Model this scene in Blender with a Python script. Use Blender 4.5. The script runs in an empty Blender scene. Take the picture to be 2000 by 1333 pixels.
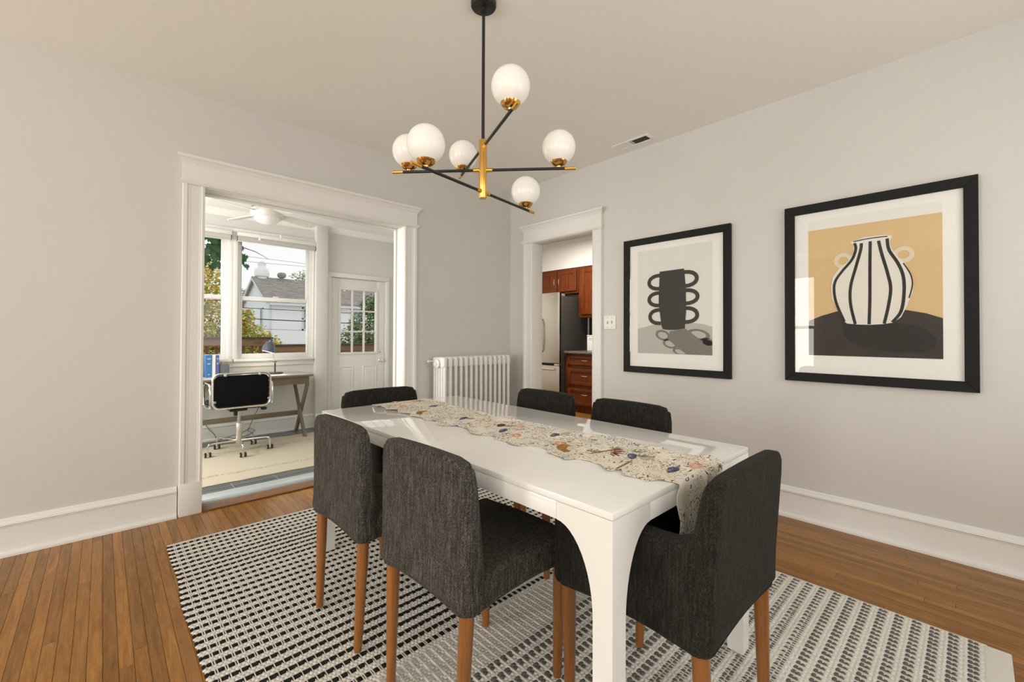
import bpy, bmesh, math, random
from mathutils import Vector, Matrix

S = bpy.context.scene
COL = S.collection
rnd = random.Random(7)
PI = math.pi

# ------------------------------------------------------------------ camera
yaw, pit, rol = math.radians(43.278), math.radians(.653), math.radians(.217)
F = Vector((math.sin(yaw)*math.cos(pit), math.cos(yaw)*math.cos(pit), math.sin(pit)))
Rv = Vector((math.cos(yaw), -math.sin(yaw), 0))
Uv = Rv.cross(F)
R2 = Rv*math.cos(rol)+Uv*math.sin(rol)
U2 = -Rv*math.sin(rol)+Uv*math.cos(rol)
cd = bpy.data.cameras.new('camera')
cam = bpy.data.objects.new('camera', cd)
COL.objects.link(cam)
cd.sensor_width = 36
cd.lens = 848.85*36/2000
cd.shift_y = (644.8-666.5)/2000
cd.clip_start = .05
cd.clip_end = 300
M = Matrix((R2, U2, -F)).transposed().to_4x4()
M.translation = Vector((-3.2667, -3.4997, 1.1707))
cam.matrix_world = M
S.camera = cam

# ------------------------------------------------------------------ world, lights, exposure
W = bpy.data.worlds.new('overcast_sky')
S.world = W
W.use_nodes = True
bg = W.node_tree.nodes['Background']
bg.inputs[0].default_value = (.985, 1, 1, 1)
bg.inputs[1].default_value = 1.0

WARM = (1, .965, .875)


def area(name, loc, rot, sx, sy, power, col=WARM):
    l = bpy.data.lights.new(name, 'AREA')
    l.shape = 'RECTANGLE'
    l.size, l.size_y = sx, sy
    l.energy = power
    l.color = col
    o = bpy.data.objects.new(name, l)
    o.location = loc
    o.rotation_euler = rot
    COL.objects.link(o)
    return o


H90 = PI/2
# fill lamps in unseen windows; all but the first, known by reflection, are added
area('window_fill', (-7.61, -.72, 1.35), (0, -H90, 0), 2.15, 1.05, 84)
area('window_fill', (-7.61, -4.05, 1.35), (0, -H90, 0), 2.15, .85, 62)
area('window_fill', (-5.70, -4.72, 1.5), (H90, 0, 0), 1.4, 1.35, 34)
area('window_fill', (-3.45, -4.72, 1.5), (H90, 0, 0), 1.4, 1.35, 20)
area('window_fill', (-1.25, -4.72, 1.5), (H90, 0, 0), 1.4, 1.35, 20)
# added fill lamps outside made-up windows in the unseen part of the sunroom
area('sunroom_fill', (-4.42, 1.35, 1.55), (0, -H90, 0), 1.5, 1.7, 100)
area('sunroom_fill', (-3.59, 2.74, 1.62), (-H90, 0, 0), .84, 1.45, 28)
# kitchen ceiling fixture
area('kitchen_ceiling_light', (1.25, .5, 2.66), (0, 0, 0), .5, .5, 54)

S.view_settings.view_transform = 'Standard'
S.view_settings.look = 'None'
S.view_settings.exposure = 0
S.view_settings.gamma = 1
S.view_settings.use_curve_mapping = False

# ------------------------------------------------------------------ materials


def srgb(r, g, b):
    f = lambda c: c/12.92 if c <= .04045 else ((c+.055)/1.055)**2.4
    return (f(r/255), f(g/255), f(b/255), 1)


MATS = {}


def pmat(name, col, rough=.5, metal=0, coat=0, spec=.5, emit=None, es=0):
    m = bpy.data.materials.new(name)
    m.use_nodes = True
    b = m.node_tree.nodes['Principled BSDF']
    b.inputs['Base Color'].default_value = (*col[:3], 1)
    b.inputs['Roughness'].default_value = rough
    b.inputs['Metallic'].default_value = metal
    b.inputs['Coat Weight'].default_value = coat
    b.inputs['Coat Roughness'].default_value = .03
    b.inputs['Specular IOR Level'].default_value = spec
    if emit:
        b.inputs['Emission Color'].default_value = (*emit[:3], 1)
        b.inputs['Emission Strength'].default_value = es
    MATS[name] = m
    return m


class NT:
    """small node graph helper"""

    def __init__(s, m):
        s.t = m.node_tree
        s.b = s.t.nodes['Principled BSDF']

    def n(s, kind, **inp):
        nd = s.t.nodes.new(kind)
        for k, v in inp.items():
            if hasattr(nd, k) and k not in nd.inputs:
                setattr(nd, k, v)
                continue
            s.put(nd.inputs[k.replace('_', ' ')] if k.replace('_', ' ') in nd.inputs else nd.inputs[k], v)
        return nd

    def put(s, sock, v):
        if isinstance(v, bpy.types.NodeSocket):
            s.t.links.new(v, sock)
        elif isinstance(v, bpy.types.Node):
            s.t.links.new(v.outputs[0], sock)
        else:
            sock.default_value = v

    def math(s, op, a, b=None, c=None):
        nd = s.t.nodes.new('ShaderNodeMath')
        nd.operation = op
        s.put(nd.inputs[0], a)
        if b is not None:
            s.put(nd.inputs[1], b)
        if c is not None:
            s.put(nd.inputs[2], c)
        return nd.outputs[0]

    def mix(s, fac, a, b, blend='MIX'):
        nd = s.t.nodes.new('ShaderNodeMix')
        nd.data_type = 'RGBA'
        nd.blend_type = blend
        s.put(nd.inputs['Factor'], fac)
        s.put(nd.inputs['A'], a)
        s.put(nd.inputs['B'], b)
        return nd.outputs['Result']

    def ramp(s, fac, stops):
        nd = s.t.nodes.new('ShaderNodeValToRGB')
        s.put(nd.inputs[0], fac)
        el = nd.color_ramp.elements
        while len(el) < len(stops):
            el.new(.5)
        for e, (p, c) in zip(el, stops):
            e.position = p
            e.color = (*c[:3], 1)
        return nd.outputs[0]

    def coords(s, kind='Object', scale=(1, 1, 1), off=None):
        if kind == 'Position':
            src = s.t.nodes.new('ShaderNodeNewGeometry').outputs['Position']
        else:
            src = s.t.nodes.new('ShaderNodeTexCoord').outputs[kind]
        mp = s.t.nodes.new('ShaderNodeMapping')
        s.put(mp.inputs['Vector'], src)
        mp.inputs['Scale'].default_value = scale
        if off is not None:
            s.put(mp.inputs['Location'], off)
        return mp.outputs[0]

    def noise(s, vec, scale=5, detail=3, rough=.5, dist=0):
        nd = s.t.nodes.new('ShaderNodeTexNoise')
        s.put(nd.inputs['Vector'], vec)
        nd.inputs['Scale'].default_value = scale
        nd.inputs['Detail'].default_value = detail
        nd.inputs['Roughness'].default_value = rough
        nd.inputs['Distortion'].default_value = dist
        return nd.outputs[0]

    def bump(s, h, strength=.3, dist=.01):
        nd = s.t.nodes.new('ShaderNodeBump')
        nd.inputs['Strength'].default_value = strength
        nd.inputs['Distance'].default_value = dist
        s.put(nd.inputs['Height'], h)
        s.t.links.new(nd.outputs[0], s.b.inputs['Normal'])

    def col(s, c):
        s.put(s.b.inputs['Base Color'], c)


def paint(name, col, rough, bump=.05, scale=60):
    m = pmat(name, col, rough, spec=.35)
    t = NT(m)
    c = t.coords('Position')
    n = t.noise(c, scale, 4)
    big = t.noise(c, 1.3, 2)
    t.col(t.mix(t.math('MULTIPLY', big, .10), (*col[:3], 1), (*[v*.86 for v in col[:3]], 1)))
    t.bump(n, bump, .004)
    return m


paint('wall_paint', (.665, .65, .625), .75)
paint('ceiling_paint', (.90, .885, .855), .85)
paint('trim_paint', (.82, .81, .79), .38, .05, 35)
paint('sunroom_wall_paint', (.70, .69, .675), .7)
paint('door_paint', (.82, .81, .79), .42, .02)
paint('radiator_paint', (.83, .82, .80), .4, .12, 40)


def wood(name, c1, c2, rough, axis='Y', stretch=14, rand=.5, coat=0, spec=.5, gscale=9):
    m = pmat(name, c1, rough, coat=coat, spec=spec)
    t = NT(m)
    oi = t.t.nodes.new('ShaderNodeObjectInfo')
    off = t.t.nodes.new('ShaderNodeCombineXYZ')
    for i in range(3):
        t.put(off.inputs[i], t.math('MULTIPLY', oi.outputs['Random'], 37.0+11*i))
    sc = {'X': (1, stretch, stretch), 'Y': (stretch, 1, stretch), 'Z': (stretch, stretch, 1)}[axis]
    c = t.coords('Position', sc, off.outputs[0])
    g = t.noise(c, gscale*.35, 5, .62, 1.2)
    fine = t.noise(c, gscale*2.2, 4, .6, .4)
    mixn = t.math('ADD', t.math('MULTIPLY', g, .7), t.math('MULTIPLY', fine, .3))
    base = t.ramp(mixn, [(.32, c2), (.62, c1)])
    v = t.math('ADD', t.math('MULTIPLY', oi.outputs['Random'], rand), 1-rand*.55)
    hsv = t.t.nodes.new('ShaderNodeHueSaturation')
    t.put(hsv.inputs['Color'], base)
    t.put(hsv.inputs['Value'], v)
    t.col(hsv.outputs[0])
    t.bump(fine, .08, .002)
    return m


wood('oak_floor', (.38, .175, .034), (.205, .080, .012), .24, 'Y', 16, .42, spec=.3)
wood('saddle_wood', (.25, .115, .036), (.10, .042, .014), .45, 'X', 16, 0)
wood('chair_leg_wood', (.31, .12, .026), (.18, .06, .013), .28, 'Z', 14, .25, coat=.3)
wood('desk_wood', (.22, .175, .115), (.13, .098, .062), .5, 'X', 14, 0)
wood('desk_leg_wood', (.20, .165, .11), (.12, .092, .06), .5, 'Z', 14, 0)
wood('cherry_cabinet', (.165, .036, .005), (.085, .016, .003), .34, 'Z', 10, 0, spec=.3)
wood('deck_wood', (.33, .185, .085), (.11, .055, .025), .75, 'X', 9, .15)
wood('deck_post_wood', (.20, .10, .05), (.10, .05, .025), .75, 'Z', 9, .15)
wood('bark', (.10, .075, .05), (.05, .035, .025), .9, 'Z', 6, 0)
pmat('deck_cap', (.06, .045, .035), .6)
pmat('subfloor', (.045, .022, .01), .9)
pmat('white_lacquer', (.84, .83, .805), .035, spec=.38)
pmat('lacquer_seam', (.25, .23, .2), .6)
pmat('black_metal', (.012, .012, .012), .32)
pmat('black_frame', (.008, .0075, .007), .6, spec=.25)
pmat('brass', (.80, .46, .11), .26, 1)
pmat('brass_shiny', (.62, .36, .11), .18, 1)
pmat('globe_glass', (.84, .82, .78), .25, emit=(1, .95, .88), es=.10)
pmat('chrome', (.82, .80, .77), .16, 1)
pmat('satin_steel', (.72, .69, .64), .34, 1)
pmat('black_plastic', (.015, .015, .015), .45)
pmat('chair_mesh', (.006, .006, .006), .9, spec=.1)
pmat('rubber', (.02, .02, .02), .7)
pmat('white_plastic', (.82, .80, .76), .35)
pmat('grey_plastic', (.28, .27, .25), .5)
pmat('fan_vent', (.08, .078, .072), .7)
pmat('dark_gap', (.02, .018, .015), .9)
pmat('mat_board', (.88, .87, .84), .85)
pmat('art_paper', (.82, .81, .775), .85)
pmat('print_light', (.76, .745, .705), .85)
pmat('print_grey', (.50, .48, .445), .85)
pmat('print_shadow', (.20, .187, .165), .85)
pmat('print_dark', (.030, .026, .022), .8)
pmat('print_black', (.012, .011, .010), .8)
pmat('print_tan', (.70, .50, .255), .85)
pmat('print_pale', (.74, .66, .50), .85)
pmat('print_white', (.80, .77, .71), .85)
pmat('threshold_metal', (.55, .60, .62), .38, .35)
pmat('grout', (.42, .42, .40), .9)
pmat('blind_fabric', (.52, .505, .47), .9)
pmat('desk_top_paint', (.50, .50, .48), .35)
pmat('shade_metal', (.11, .14, .19), .3, .4)
pmat('shade_inside', (.9, .85, .75), .5, emit=(1, .85, .65), es=1.6)
pmat('paper', (.8, .8, .8), .8)
pmat('book_blue', (.045, .17, .42), .5)
pmat('book_white', (.78, .76, .70), .6)
pmat('book_violet', (.10, .12, .36), .5)
pmat('book_print', (.55, .62, .70), .6)
pmat('book_pages', (.7, .66, .56), .8)
pmat('slate_box', (.14, .15, .16), .7)
pmat('leaf_bright', (.10, .38, .06), .5)
pmat('pot', (.5, .58, .6), .4)
pmat('granite', (.05, .045, .04), .2)
pmat('fridge_side', (.062, .058, .051), .5, spec=.3)
pmat('fridge_edge', (.012, .012, .011), .4)
pmat('backsplash', (.030, .026, .022), .4)
pmat('kitchen_wall', (.72, .70, .66), .7)
pmat('siding_white', (.88, .89, .88), .7)
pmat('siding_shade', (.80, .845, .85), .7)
pmat('trim_outside', (.66, .72, .73), .6)
pmat('house_glass', (.30, .42, .42), .15)
pmat('house_glass_dark', (.06, .08, .09), .1)
pmat('wire', (.02, .02, .02), .6)
pmat('bounce_ground', (.52, .51, .48), .9)
pmat('lamp_black', (.03, .028, .026), .35)

m = MATS['granite']
t = NT(m)
t.col(t.ramp(t.noise(t.coords('Position'), 120, 2), [(.42, (.02, .018, .016)), (.62, (.32, .29, .25))]))
# brushed fridge door
m = pmat('fridge_steel', (.66, .63, .58), .30, 1)
t = NT(m)
t.put(t.b.inputs['Roughness'], t.ramp(t.noise(t.coords('Position', (40, 40, 1)), 4, 3), [(.3, (.29,)*3), (.7, (.33,)*3)]))
# slate tile
m = pmat('slate_tile', (.13, .145, .155), .38)
t = NT(m)
oi = t.t.nodes.new('ShaderNodeObjectInfo')
c = t.coords('Position', (2, 9, 4))
n = t.noise(c, 3, 5, .6, .6)
t.col(t.mix(t.math('MULTIPLY', oi.outputs['Random'], .4), t.ramp(n, [(.3, (.085, .095, .10)), (.7, (.19, .205, .215))]), (.10, .115, .13, 1)))
t.bump(n, .25, .003)
# sunroom rug
m = pmat('jute_rug', (.52, .43, .28), .95, spec=.1)
t = NT(m)
c = t.coords('Position')
n = t.noise(t.coords('Position', (8, 60, 1)), 6, 3)
sep = t.t.nodes.new('ShaderNodeSeparateXYZ')
t.put(sep.inputs[0], c)
y = t.math('ADD', sep.outputs[1], t.math('MULTIPLY', t.noise(c, 9, 2), .06))
b1 = t.math('LESS_THAN', t.math('ABSOLUTE', t.math('SUBTRACT', y, 1.03)), .028)
b2 = t.math('LESS_THAN', t.math('ABSOLUTE', t.math('SUBTRACT', y, 1.86)), .03)
band = t.math('MULTIPLY', t.math('ADD', b1, b2), t.math('GREATER_THAN', t.noise(c, 55, 3), .5))
base = t.mix(n, (.58, .53, .425, 1), (.51, .46, .36, 1))
t.col(t.mix(t.math('MULTIPLY', band, .55), base, (.30, .24, .15, 1)))
t.bump(n, .3, .004)
# chair upholstery: heathered charcoal weave (the pair with their backs to the room gets a lighter copy: lit backs put into the colour)
for nm, hi in (('charcoal_fabric', .055), ('charcoal_fabric_lit', .165)):
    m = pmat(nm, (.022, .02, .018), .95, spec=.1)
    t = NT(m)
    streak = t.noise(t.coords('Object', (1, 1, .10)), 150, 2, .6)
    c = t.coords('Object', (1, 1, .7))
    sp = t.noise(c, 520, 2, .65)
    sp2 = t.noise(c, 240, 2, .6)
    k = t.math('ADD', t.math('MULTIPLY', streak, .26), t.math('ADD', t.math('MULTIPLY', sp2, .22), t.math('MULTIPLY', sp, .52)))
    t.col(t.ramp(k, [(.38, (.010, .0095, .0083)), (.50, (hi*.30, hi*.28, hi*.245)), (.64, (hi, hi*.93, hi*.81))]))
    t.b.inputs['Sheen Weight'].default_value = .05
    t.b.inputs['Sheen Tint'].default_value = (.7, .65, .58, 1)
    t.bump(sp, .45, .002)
# rug yarns
for nm, c1, c2 in (('yarn_cream', (.85, .82, .77), (.70, .67, .62)), ('yarn_black', (.035, .033, .029), (.008, .008, .007)),
                   ('yarn_grey', (.23, .22, .20), (.06, .057, .05)), ('yarn_pale', (.77, .74, .69), (.52, .495, .45))):
    m = pmat(nm, c1, .95, spec=.1)
    t = NT(m)
    n = t.noise(t.coords('Position', (1, 2.2, 1)), 190, 3, .7)
    t.col(t.ramp(n, [(.32, c2), (.64, c1)]))
    t.bump(n, .6, .003)
# asphalt shingles, siding laps
m = pmat('shingles', (.30, .27, .25), .9)
t = NT(m)
n = t.noise(t.coords('Position', (1.2, 3.0, 6)), 2.4, 4, .7)
t.col(t.ramp(n, [(.3, (.20, .17, .155)), (.5, (.33, .295, .265)), (.7, (.42, .385, .36))]))


def leafmat(name, stops):
    m = pmat(name, stops[0][1], .6, spec=.25)
    t = NT(m)
    g = t.t.nodes.new('ShaderNodeNewGeometry')
    t.col(t.ramp(g.outputs['Random Per Island'], stops))
    t.b.inputs['Transmission Weight'].default_value = 0
    return m


leafmat('leaf_autumn', [(0, (.20, .34, .03)), (.3, (.46, .54, .05)), (.6, (.82, .70, .07)), (.85, (.85, .50, .06)), (1, (.42, .10, .04))])
leafmat('leaf_green', [(0, (.03, .10, .018)), (.5, (.11, .23, .045)), (.9, (.28, .38, .10)), (1, (.50, .17, .08))])
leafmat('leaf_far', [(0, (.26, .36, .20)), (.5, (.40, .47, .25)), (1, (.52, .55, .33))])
leafmat('leaf_maple', [(0, (.012, .05, .014)), (.6, (.035, .11, .03)), (1, (.09, .20, .07))])

# table runner cloth: cream with fine black pen scribbles
m = pmat('runner_cloth', (.74, .66, .52), .9, spec=.15)
t = NT(m)
c = t.coords('Position', (1, 1, .8))
n1 = t.noise(c, 17, .6, .5, 1.0)
l1 = t.math('ABSOLUTE', t.math('SUBTRACT', t.math('FRACT', t.math('MULTIPLY', n1, 9.0)), .5))
line1 = t.math('LESS_THAN', l1, .06)
n2 = t.noise(c, 42, .5, .5, .9)
l2 = t.math('ABSOLUTE', t.math('SUBTRACT', t.math('FRACT', t.math('MULTIPLY', n2, 4.0)), .5))
line2 = t.math('LESS_THAN', l2, .065)
gate = t.math('GREATER_THAN', t.noise(c, 8, 2), .45)
ink = t.math('MAXIMUM', t.math('MULTIPLY', line1, t.math('GREATER_THAN', t.noise(c, 11, 1), .38)), t.math('MULTIPLY', line2, gate))
tint = t.noise(c, 7, 3)
base = t.ramp(tint, [(.35, (.88, .83, .74)), (.5, (.84, .76, .62)), (.66, (.80, .78, .74))])
t.col(t.mix(t.math('MULTIPLY', ink, .93), base, (.035, .03, .03, 1)))
pmat('runner_edge', (.80, .78, .72), .9)
for nm, c1, c2 in (('motif_strawberry', (.62, .16, .11), (.80, .55, .43)), ('motif_mussel', (.035, .03, .06), (.16, .15, .22)),
                   ('motif_lemon', (.50, .27, .05), (.16, .085, .03)), ('motif_red', (.28, .045, .04), (.12, .03, .03)),
                   ('motif_green', (.16, .24, .10), (.30, .33, .20)), ('motif_shell', (.60, .52, .40), (.36, .30, .22)),
                   ('motif_blue', (.06, .09, .25), (.25, .30, .42)), ('motif_tan', (.74, .68, .55), (.55, .50, .36)),
                   ('motif_stem', (.20, .09, .04), (.30, .16, .06))):
    m = pmat(nm, c1, .9, spec=.15)
    t = NT(m)
    t.col(t.ramp(t.noise(t.coords('Position', (1, 1, .6)), 60, 2, .6, 1), [(.35, c1), (.65, c2)]))


def glassmat(name, tint=(1, 1, 1), ior=1.45, haze=0):
    m = bpy.data.materials.new(name)
    m.use_nodes = True
    nt = m.node_tree
    nt.nodes.clear()
    out = nt.nodes.new('ShaderNodeOutputMaterial')
    tr = nt.nodes.new('ShaderNodeBsdfTransparent')
    tr.inputs[0].default_value = (*tint, 1)
    gl = nt.nodes.new('ShaderNodeBsdfGlossy')
    gl.inputs['Roughness'].default_value = 0
    fr = nt.nodes.new('ShaderNodeFresnel')
    fr.inputs[0].default_value = ior
    mx = nt.nodes.new('ShaderNodeMixShader')
    ge = nt.nodes.new('ShaderNodeNewGeometry')
    ma = nt.nodes.new('ShaderNodeMath')
    ma.operation = 'SUBTRACT'
    ma.use_clamp = True
    nt.links.new(fr.outputs[0], ma.inputs[0])
    nt.links.new(ge.outputs['Backfacing'], ma.inputs[1])
    nt.links.new(ma.outputs[0], mx.inputs[0])
    nt.links.new(tr.outputs[0], mx.inputs[1])
    nt.links.new(gl.outputs[0], mx.inputs[2])
    nt.links.new(mx.outputs[0], out.inputs[0])
    MATS[name] = m


glassmat('window_glass')
glassmat('picture_glass', ior=1.5)

# ------------------------------------------------------------------ mesh helpers


class G:
    """collects geometry for ONE mesh"""

    def __init__(s):
        s.v, s.f = [], []

    def add(s, v, f):
        o = len(s.v)
        s.v += [tuple(p) for p in v]
        s.f += [tuple(i+o for i in q) for q in f]
        return s

    def box(s, x0, x1, y0, y1, z0, z1):
        v = [(x, y, z) for z in (z0, z1) for y in (y0, y1) for x in (x0, x1)]
        return s.add(v, [(0, 2, 3, 1), (4, 5, 7, 6), (0, 1, 5, 4), (2, 6, 7, 3), (0, 4, 6, 2), (1, 3, 7, 5)])

    def prism(s, poly, fn, a, b):
        """poly: 2d points; fn(p, q, h) -> xyz; extruded h from a to b"""
        n = len(poly)
        v = [fn(p, q, a) for p, q in poly]+[fn(p, q, b) for p, q in poly]
        f = [tuple(range(n))[::-1], tuple(range(n, 2*n))]
        f += [(i, (i+1) % n, n+(i+1) % n, n+i) for i in range(n)]
        return s.add(v, f)

    def tube(s, path, r, n=8, closed=False, cap=True):
        path = [Vector(p) for p in path]
        rs = r if isinstance(r, (list, tuple)) else [r]*len(path)
        L = len(path)
        v = []
        prev = None
        for i, p in enumerate(path):
            if closed:
                d = path[(i+1) % L]-path[i-1]
            else:
                d = path[min(i+1, L-1)]-path[max(i-1, 0)]
            d.normalize()
            if prev is None:
                a = Vector((0, 0, 1)) if abs(d.z) < .9 else Vector((1, 0, 0))
                u = d.cross(a).normalized()
            else:
                u = (prev-d*prev.dot(d)).normalized()
            prev = u
            w = d.cross(u)
            for k in range(n):
                t = 2*PI*k/n
                v.append(p+(u*math.cos(t)+w*math.sin(t))*rs[i])
        f = []
        for i in range(L if closed else L-1):
            j = (i+1) % L
            for k in range(n):
                k2 = (k+1) % n
                f.append((i*n+k, i*n+k2, j*n+k2, j*n+k))
        if cap and not closed:
            f.append(tuple(range(n))[::-1])
            f.append(tuple((L-1)*n+k for k in range(n)))
        return s.add(v, f)

    def lathe(s, prof, c=(0, 0, 0), n=24, axis='Z', close=False):
        v = []
        for r, h in prof:
            for k in range(n):
                t = 2*PI*k/n
                a, b = r*math.cos(t), r*math.sin(t)
                q = {'Z': (a, b, h), 'Y': (a, h, -b), 'X': (h, a, b)}[axis]
                v.append((c[0]+q[0], c[1]+q[1], c[2]+q[2]))
        f = []
        L = len(prof)
        for i in range(L-1):
            for k in range(n):
                k2 = (k+1) % n
                f.append((i*n+k, i*n+k2, (i+1)*n+k2, (i+1)*n+k))
        if prof[0][0] > 1e-5:
            f.append(tuple(range(n))[::-1])
        if prof[-1][0] > 1e-5:
            f.append(tuple((L-1)*n+k for k in range(n)))
        return s.add(v, f)

    def rbox(s, x0, x1, y0, y1, z0, z1, r, n=3, mid=(1, 1, 1), fn=None):
        """rounded box on a grid; fn bends it afterwards"""
        c = ((x0+x1)/2, (y0+y1)/2, (z0+z1)/2)
        h = ((x1-x0)/2, (y1-y0)/2, (z1-z0)/2)
        edge = [r*math.tan(math.radians(45)*k/n) for k in range(n+1)]
        ax = []
        for i in range(3):
            inn = h[i]-r
            m_ = [-inn+2*inn*k/mid[i] for k in range(mid[i]+1)]
            ax.append([-inn-e for e in edge[:0:-1]]+m_+[inn+e for e in edge[1:]])
        idx, v, f = {}, [], []

        def vid(i, j, k):
            key = (i, j, k)
            if key not in idx:
                p = [ax[0][i], ax[1][j], ax[2][k]]
                q = [max(-(h[a]-r), min(h[a]-r, p[a])) for a in range(3)]
                d = [p[a]-q[a] for a in range(3)]
                l = math.sqrt(sum(e*e for e in d)) or 1
                p = [c[a]+q[a]+d[a]/l*r for a in range(3)]
                idx[key] = len(v)
                v.append(fn(*p) if fn else tuple(p))
            return idx[key]
        N = [len(a)-1 for a in ax]
        for k, rev in ((0, 1), (N[2], 0)):
            for i in range(N[0]):
                for j in range(N[1]):
                    q = (vid(i, j, k), vid(i+1, j, k), vid(i+1, j+1, k), vid(i, j+1, k))
                    f.append(q[::-1] if rev else q)
        for j, rev in ((0, 0), (N[1], 1)):
            for i in range(N[0]):
                for k in range(N[2]):
                    q = (vid(i, j, k), vid(i+1, j, k), vid(i+1, j, k+1), vid(i, j, k+1))
                    f.append(q[::-1] if rev else q)
        for i, rev in ((0, 1), (N[0], 0)):
            for j in range(N[1]):
                for k in range(N[2]):
                    q = (vid(i, j, k), vid(i, j+1, k), vid(i, j+1, k+1), vid(i, j, k+1))
                    f.append(q[::-1] if rev else q)
        return s.add(v, f)

    def mesh(s, name, mat, bevel=0, seg=2, smooth=None, clean=True):
        me = bpy.data.meshes.new(name)
        me.from_pydata(s.v, [], s.f)
        if clean or bevel:
            bm = bmesh.new()
            bm.from_mesh(me)
            if clean:
                bmesh.ops.recalc_face_normals(bm, faces=bm.faces)
            if bevel:
                ed = [e for e in bm.edges if len(e.link_faces) == 2 and e.calc_face_angle(0) > .5]
                bmesh.ops.bevel(bm, geom=ed, offset=bevel, segments=seg, profile=.5, affect='EDGES')
            bm.to_mesh(me)
            bm.free()
        if mat:
            me.materials.append(MATS[mat])
        if smooth is None:
            smooth = 35
        if smooth:
            me.polygons.foreach_set('use_smooth', [True]*len(me.polygons))
            me.set_sharp_from_angle(angle=math.radians(smooth))
        me.update()
        return me

    def obj(s, name, mat, parent=None, bevel=0, seg=2, smooth=None, label=None, loc=None, clean=True):
        o = bpy.data.objects.new(name, s.mesh(name, mat, bevel, seg, smooth, clean))
        COL.objects.link(o)
        if parent:
            o.parent = parent
        if loc:
            o.location = loc
        if label:
            o['label'] = label
        return o


def tag(o, label, cat=None, group=None, kind=None):
    o['label'] = label
    if cat:
        o['category'] = cat
    if group:
        o['group'] = group
    if kind:
        o['kind'] = kind
    return o


def thing(name, label, cat, loc=(0, 0, 0), rotz=0, group=None):
    o = bpy.data.objects.new(name, None)
    o.empty_display_size = .1
    COL.objects.link(o)
    o.location = loc
    o.rotation_euler = (0, 0, rotz)
    return tag(o, label, cat, group)


def struct(g, name, mat, label, parent=None, **k):
    o = g.obj(name, mat, parent, **k)
    o['kind'] = 'structure'
    o['label'] = label
    return o


def copy_tree(o, parent=None):
    c = o.copy()
    COL.objects.link(c)
    c.parent = parent
    for ch in list(o.children):
        copy_tree(ch, c)
    return c


def inst(name, me, parent, loc=(0, 0, 0), rot=(0, 0, 0), scale=(1, 1, 1)):
    o = bpy.data.objects.new(name, me)
    COL.objects.link(o)
    o.parent = parent
    o.location, o.rotation_euler, o.scale = loc, rot, scale
    return o


# ------------------------------------------------------------------ room shell
CZ = 2.74
XL, YF = -7.50, -4.62                 # the two walls the photograph does not show
OA0, OA1, OAH = -2.785, -1.31, 2.14   # wide opening to the sunroom
OB0, OB1, OBH = -1.12, -.355, 2.13    # doorway to the kitchen
SY, SZ, SC = 2.55, -.07, 2.63         # sunroom back wall, floor, ceiling


def wall_with_holes(horizontal, t0, t1, a0, a1, z0, z1, holes):
    """holes: (a, b, zlo, zhi) sorted along the wall"""
    g = G()

    def bx(a, b, zl, zh):
        if b-a < 1e-4 or zh-zl < 1e-4:
            return
        if horizontal:
            g.box(a, b, t0, t1, zl, zh)
        else:
            g.box(t0, t1, a, b, zl, zh)
    cur = a0
    for a, b, zl, zh in holes:
        bx(cur, a, z0, z1)
        bx(a, b, z0, zl)
        bx(a, b, zh, z1)
        cur = b
    bx(cur, a1, z0, z1)
    return g


WH = (.82, 2.2)
struct(wall_with_holes(True, 0, .16, XL-.12, .12, -.12, CZ, [(OA0, OA1, -.12, OAH)]), 'wall_back', 'wall_paint',
       'greige wall with the wide white-cased opening to the sunroom', smooth=0)
struct(wall_with_holes(False, 0, .12, YF-.12, 0, -.12, CZ, [(OB0, OB1, -.12, OBH)]), 'wall_right', 'wall_paint',
       'greige wall with framed pictures and the kitchen doorway', smooth=0)
struct(wall_with_holes(False, XL-.12, XL, YF-.12, 0, -.12, CZ, [(-4.5, -3.6, .25, 2.45), (-1.27, -.17, .25, 2.45)]), 'wall_left', 'wall_paint',
       'greige wall with a tall window and an added one facing the pictures', smooth=0)
struct(wall_with_holes(True, YF-.12, YF, XL, 0, -.12, CZ, [(-6.4, -5.0, *WH), (-4.15, -2.75, *WH), (-1.95, -.55, *WH)]), 'wall_front', 'wall_paint',
       'greige wall with three added windows facing the sunroom opening', smooth=0)
struct(G().box(XL-.12, .12, YF-.12, .16, CZ, CZ+.12), 'ceiling', 'ceiling_paint', 'smooth warm white dining room ceiling', smooth=0)
floor = struct(G().box(XL-.12, .12, YF-.12, .16, -.12, -.022), 'floor', 'subfloor', 'narrow strip oak floor with warm brown finish', smooth=0)

# every floor board a piece of its own
gb = G().box(0, 1, 0, 1, 0, 1)
bw = .0412
pl = G().box(-.5, .5, -.5, .5, -.5, .5).mesh('plank', 'oak_floor', smooth=0)
x = 0
far = G()
while x > XL+.01:
    y = YF-rnd.uniform(0, 1.0)
    while y < 0:
        L = rnd.uniform(1.2, 2.5)
        a, b = max(y, YF), min(y+L, 0)
        if b-a > .04:
            if x > -3.70:
                inst('plank', pl, floor, (x-bw/2, (a+b)/2, -.011), scale=(bw-.0012, b-a-.0012, .022))
            else:
                far.box(x-bw+.0006, x-.0006, a+.0006, b-.0006, -.022, 0)
        y += L
    x -= bw
far.obj('far_planks', 'oak_floor', floor, smooth=0)['kind'] = 'stuff'

# window units of the unseen walls, most added for light: frame, two sashes, panes
wn = [0]


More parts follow.
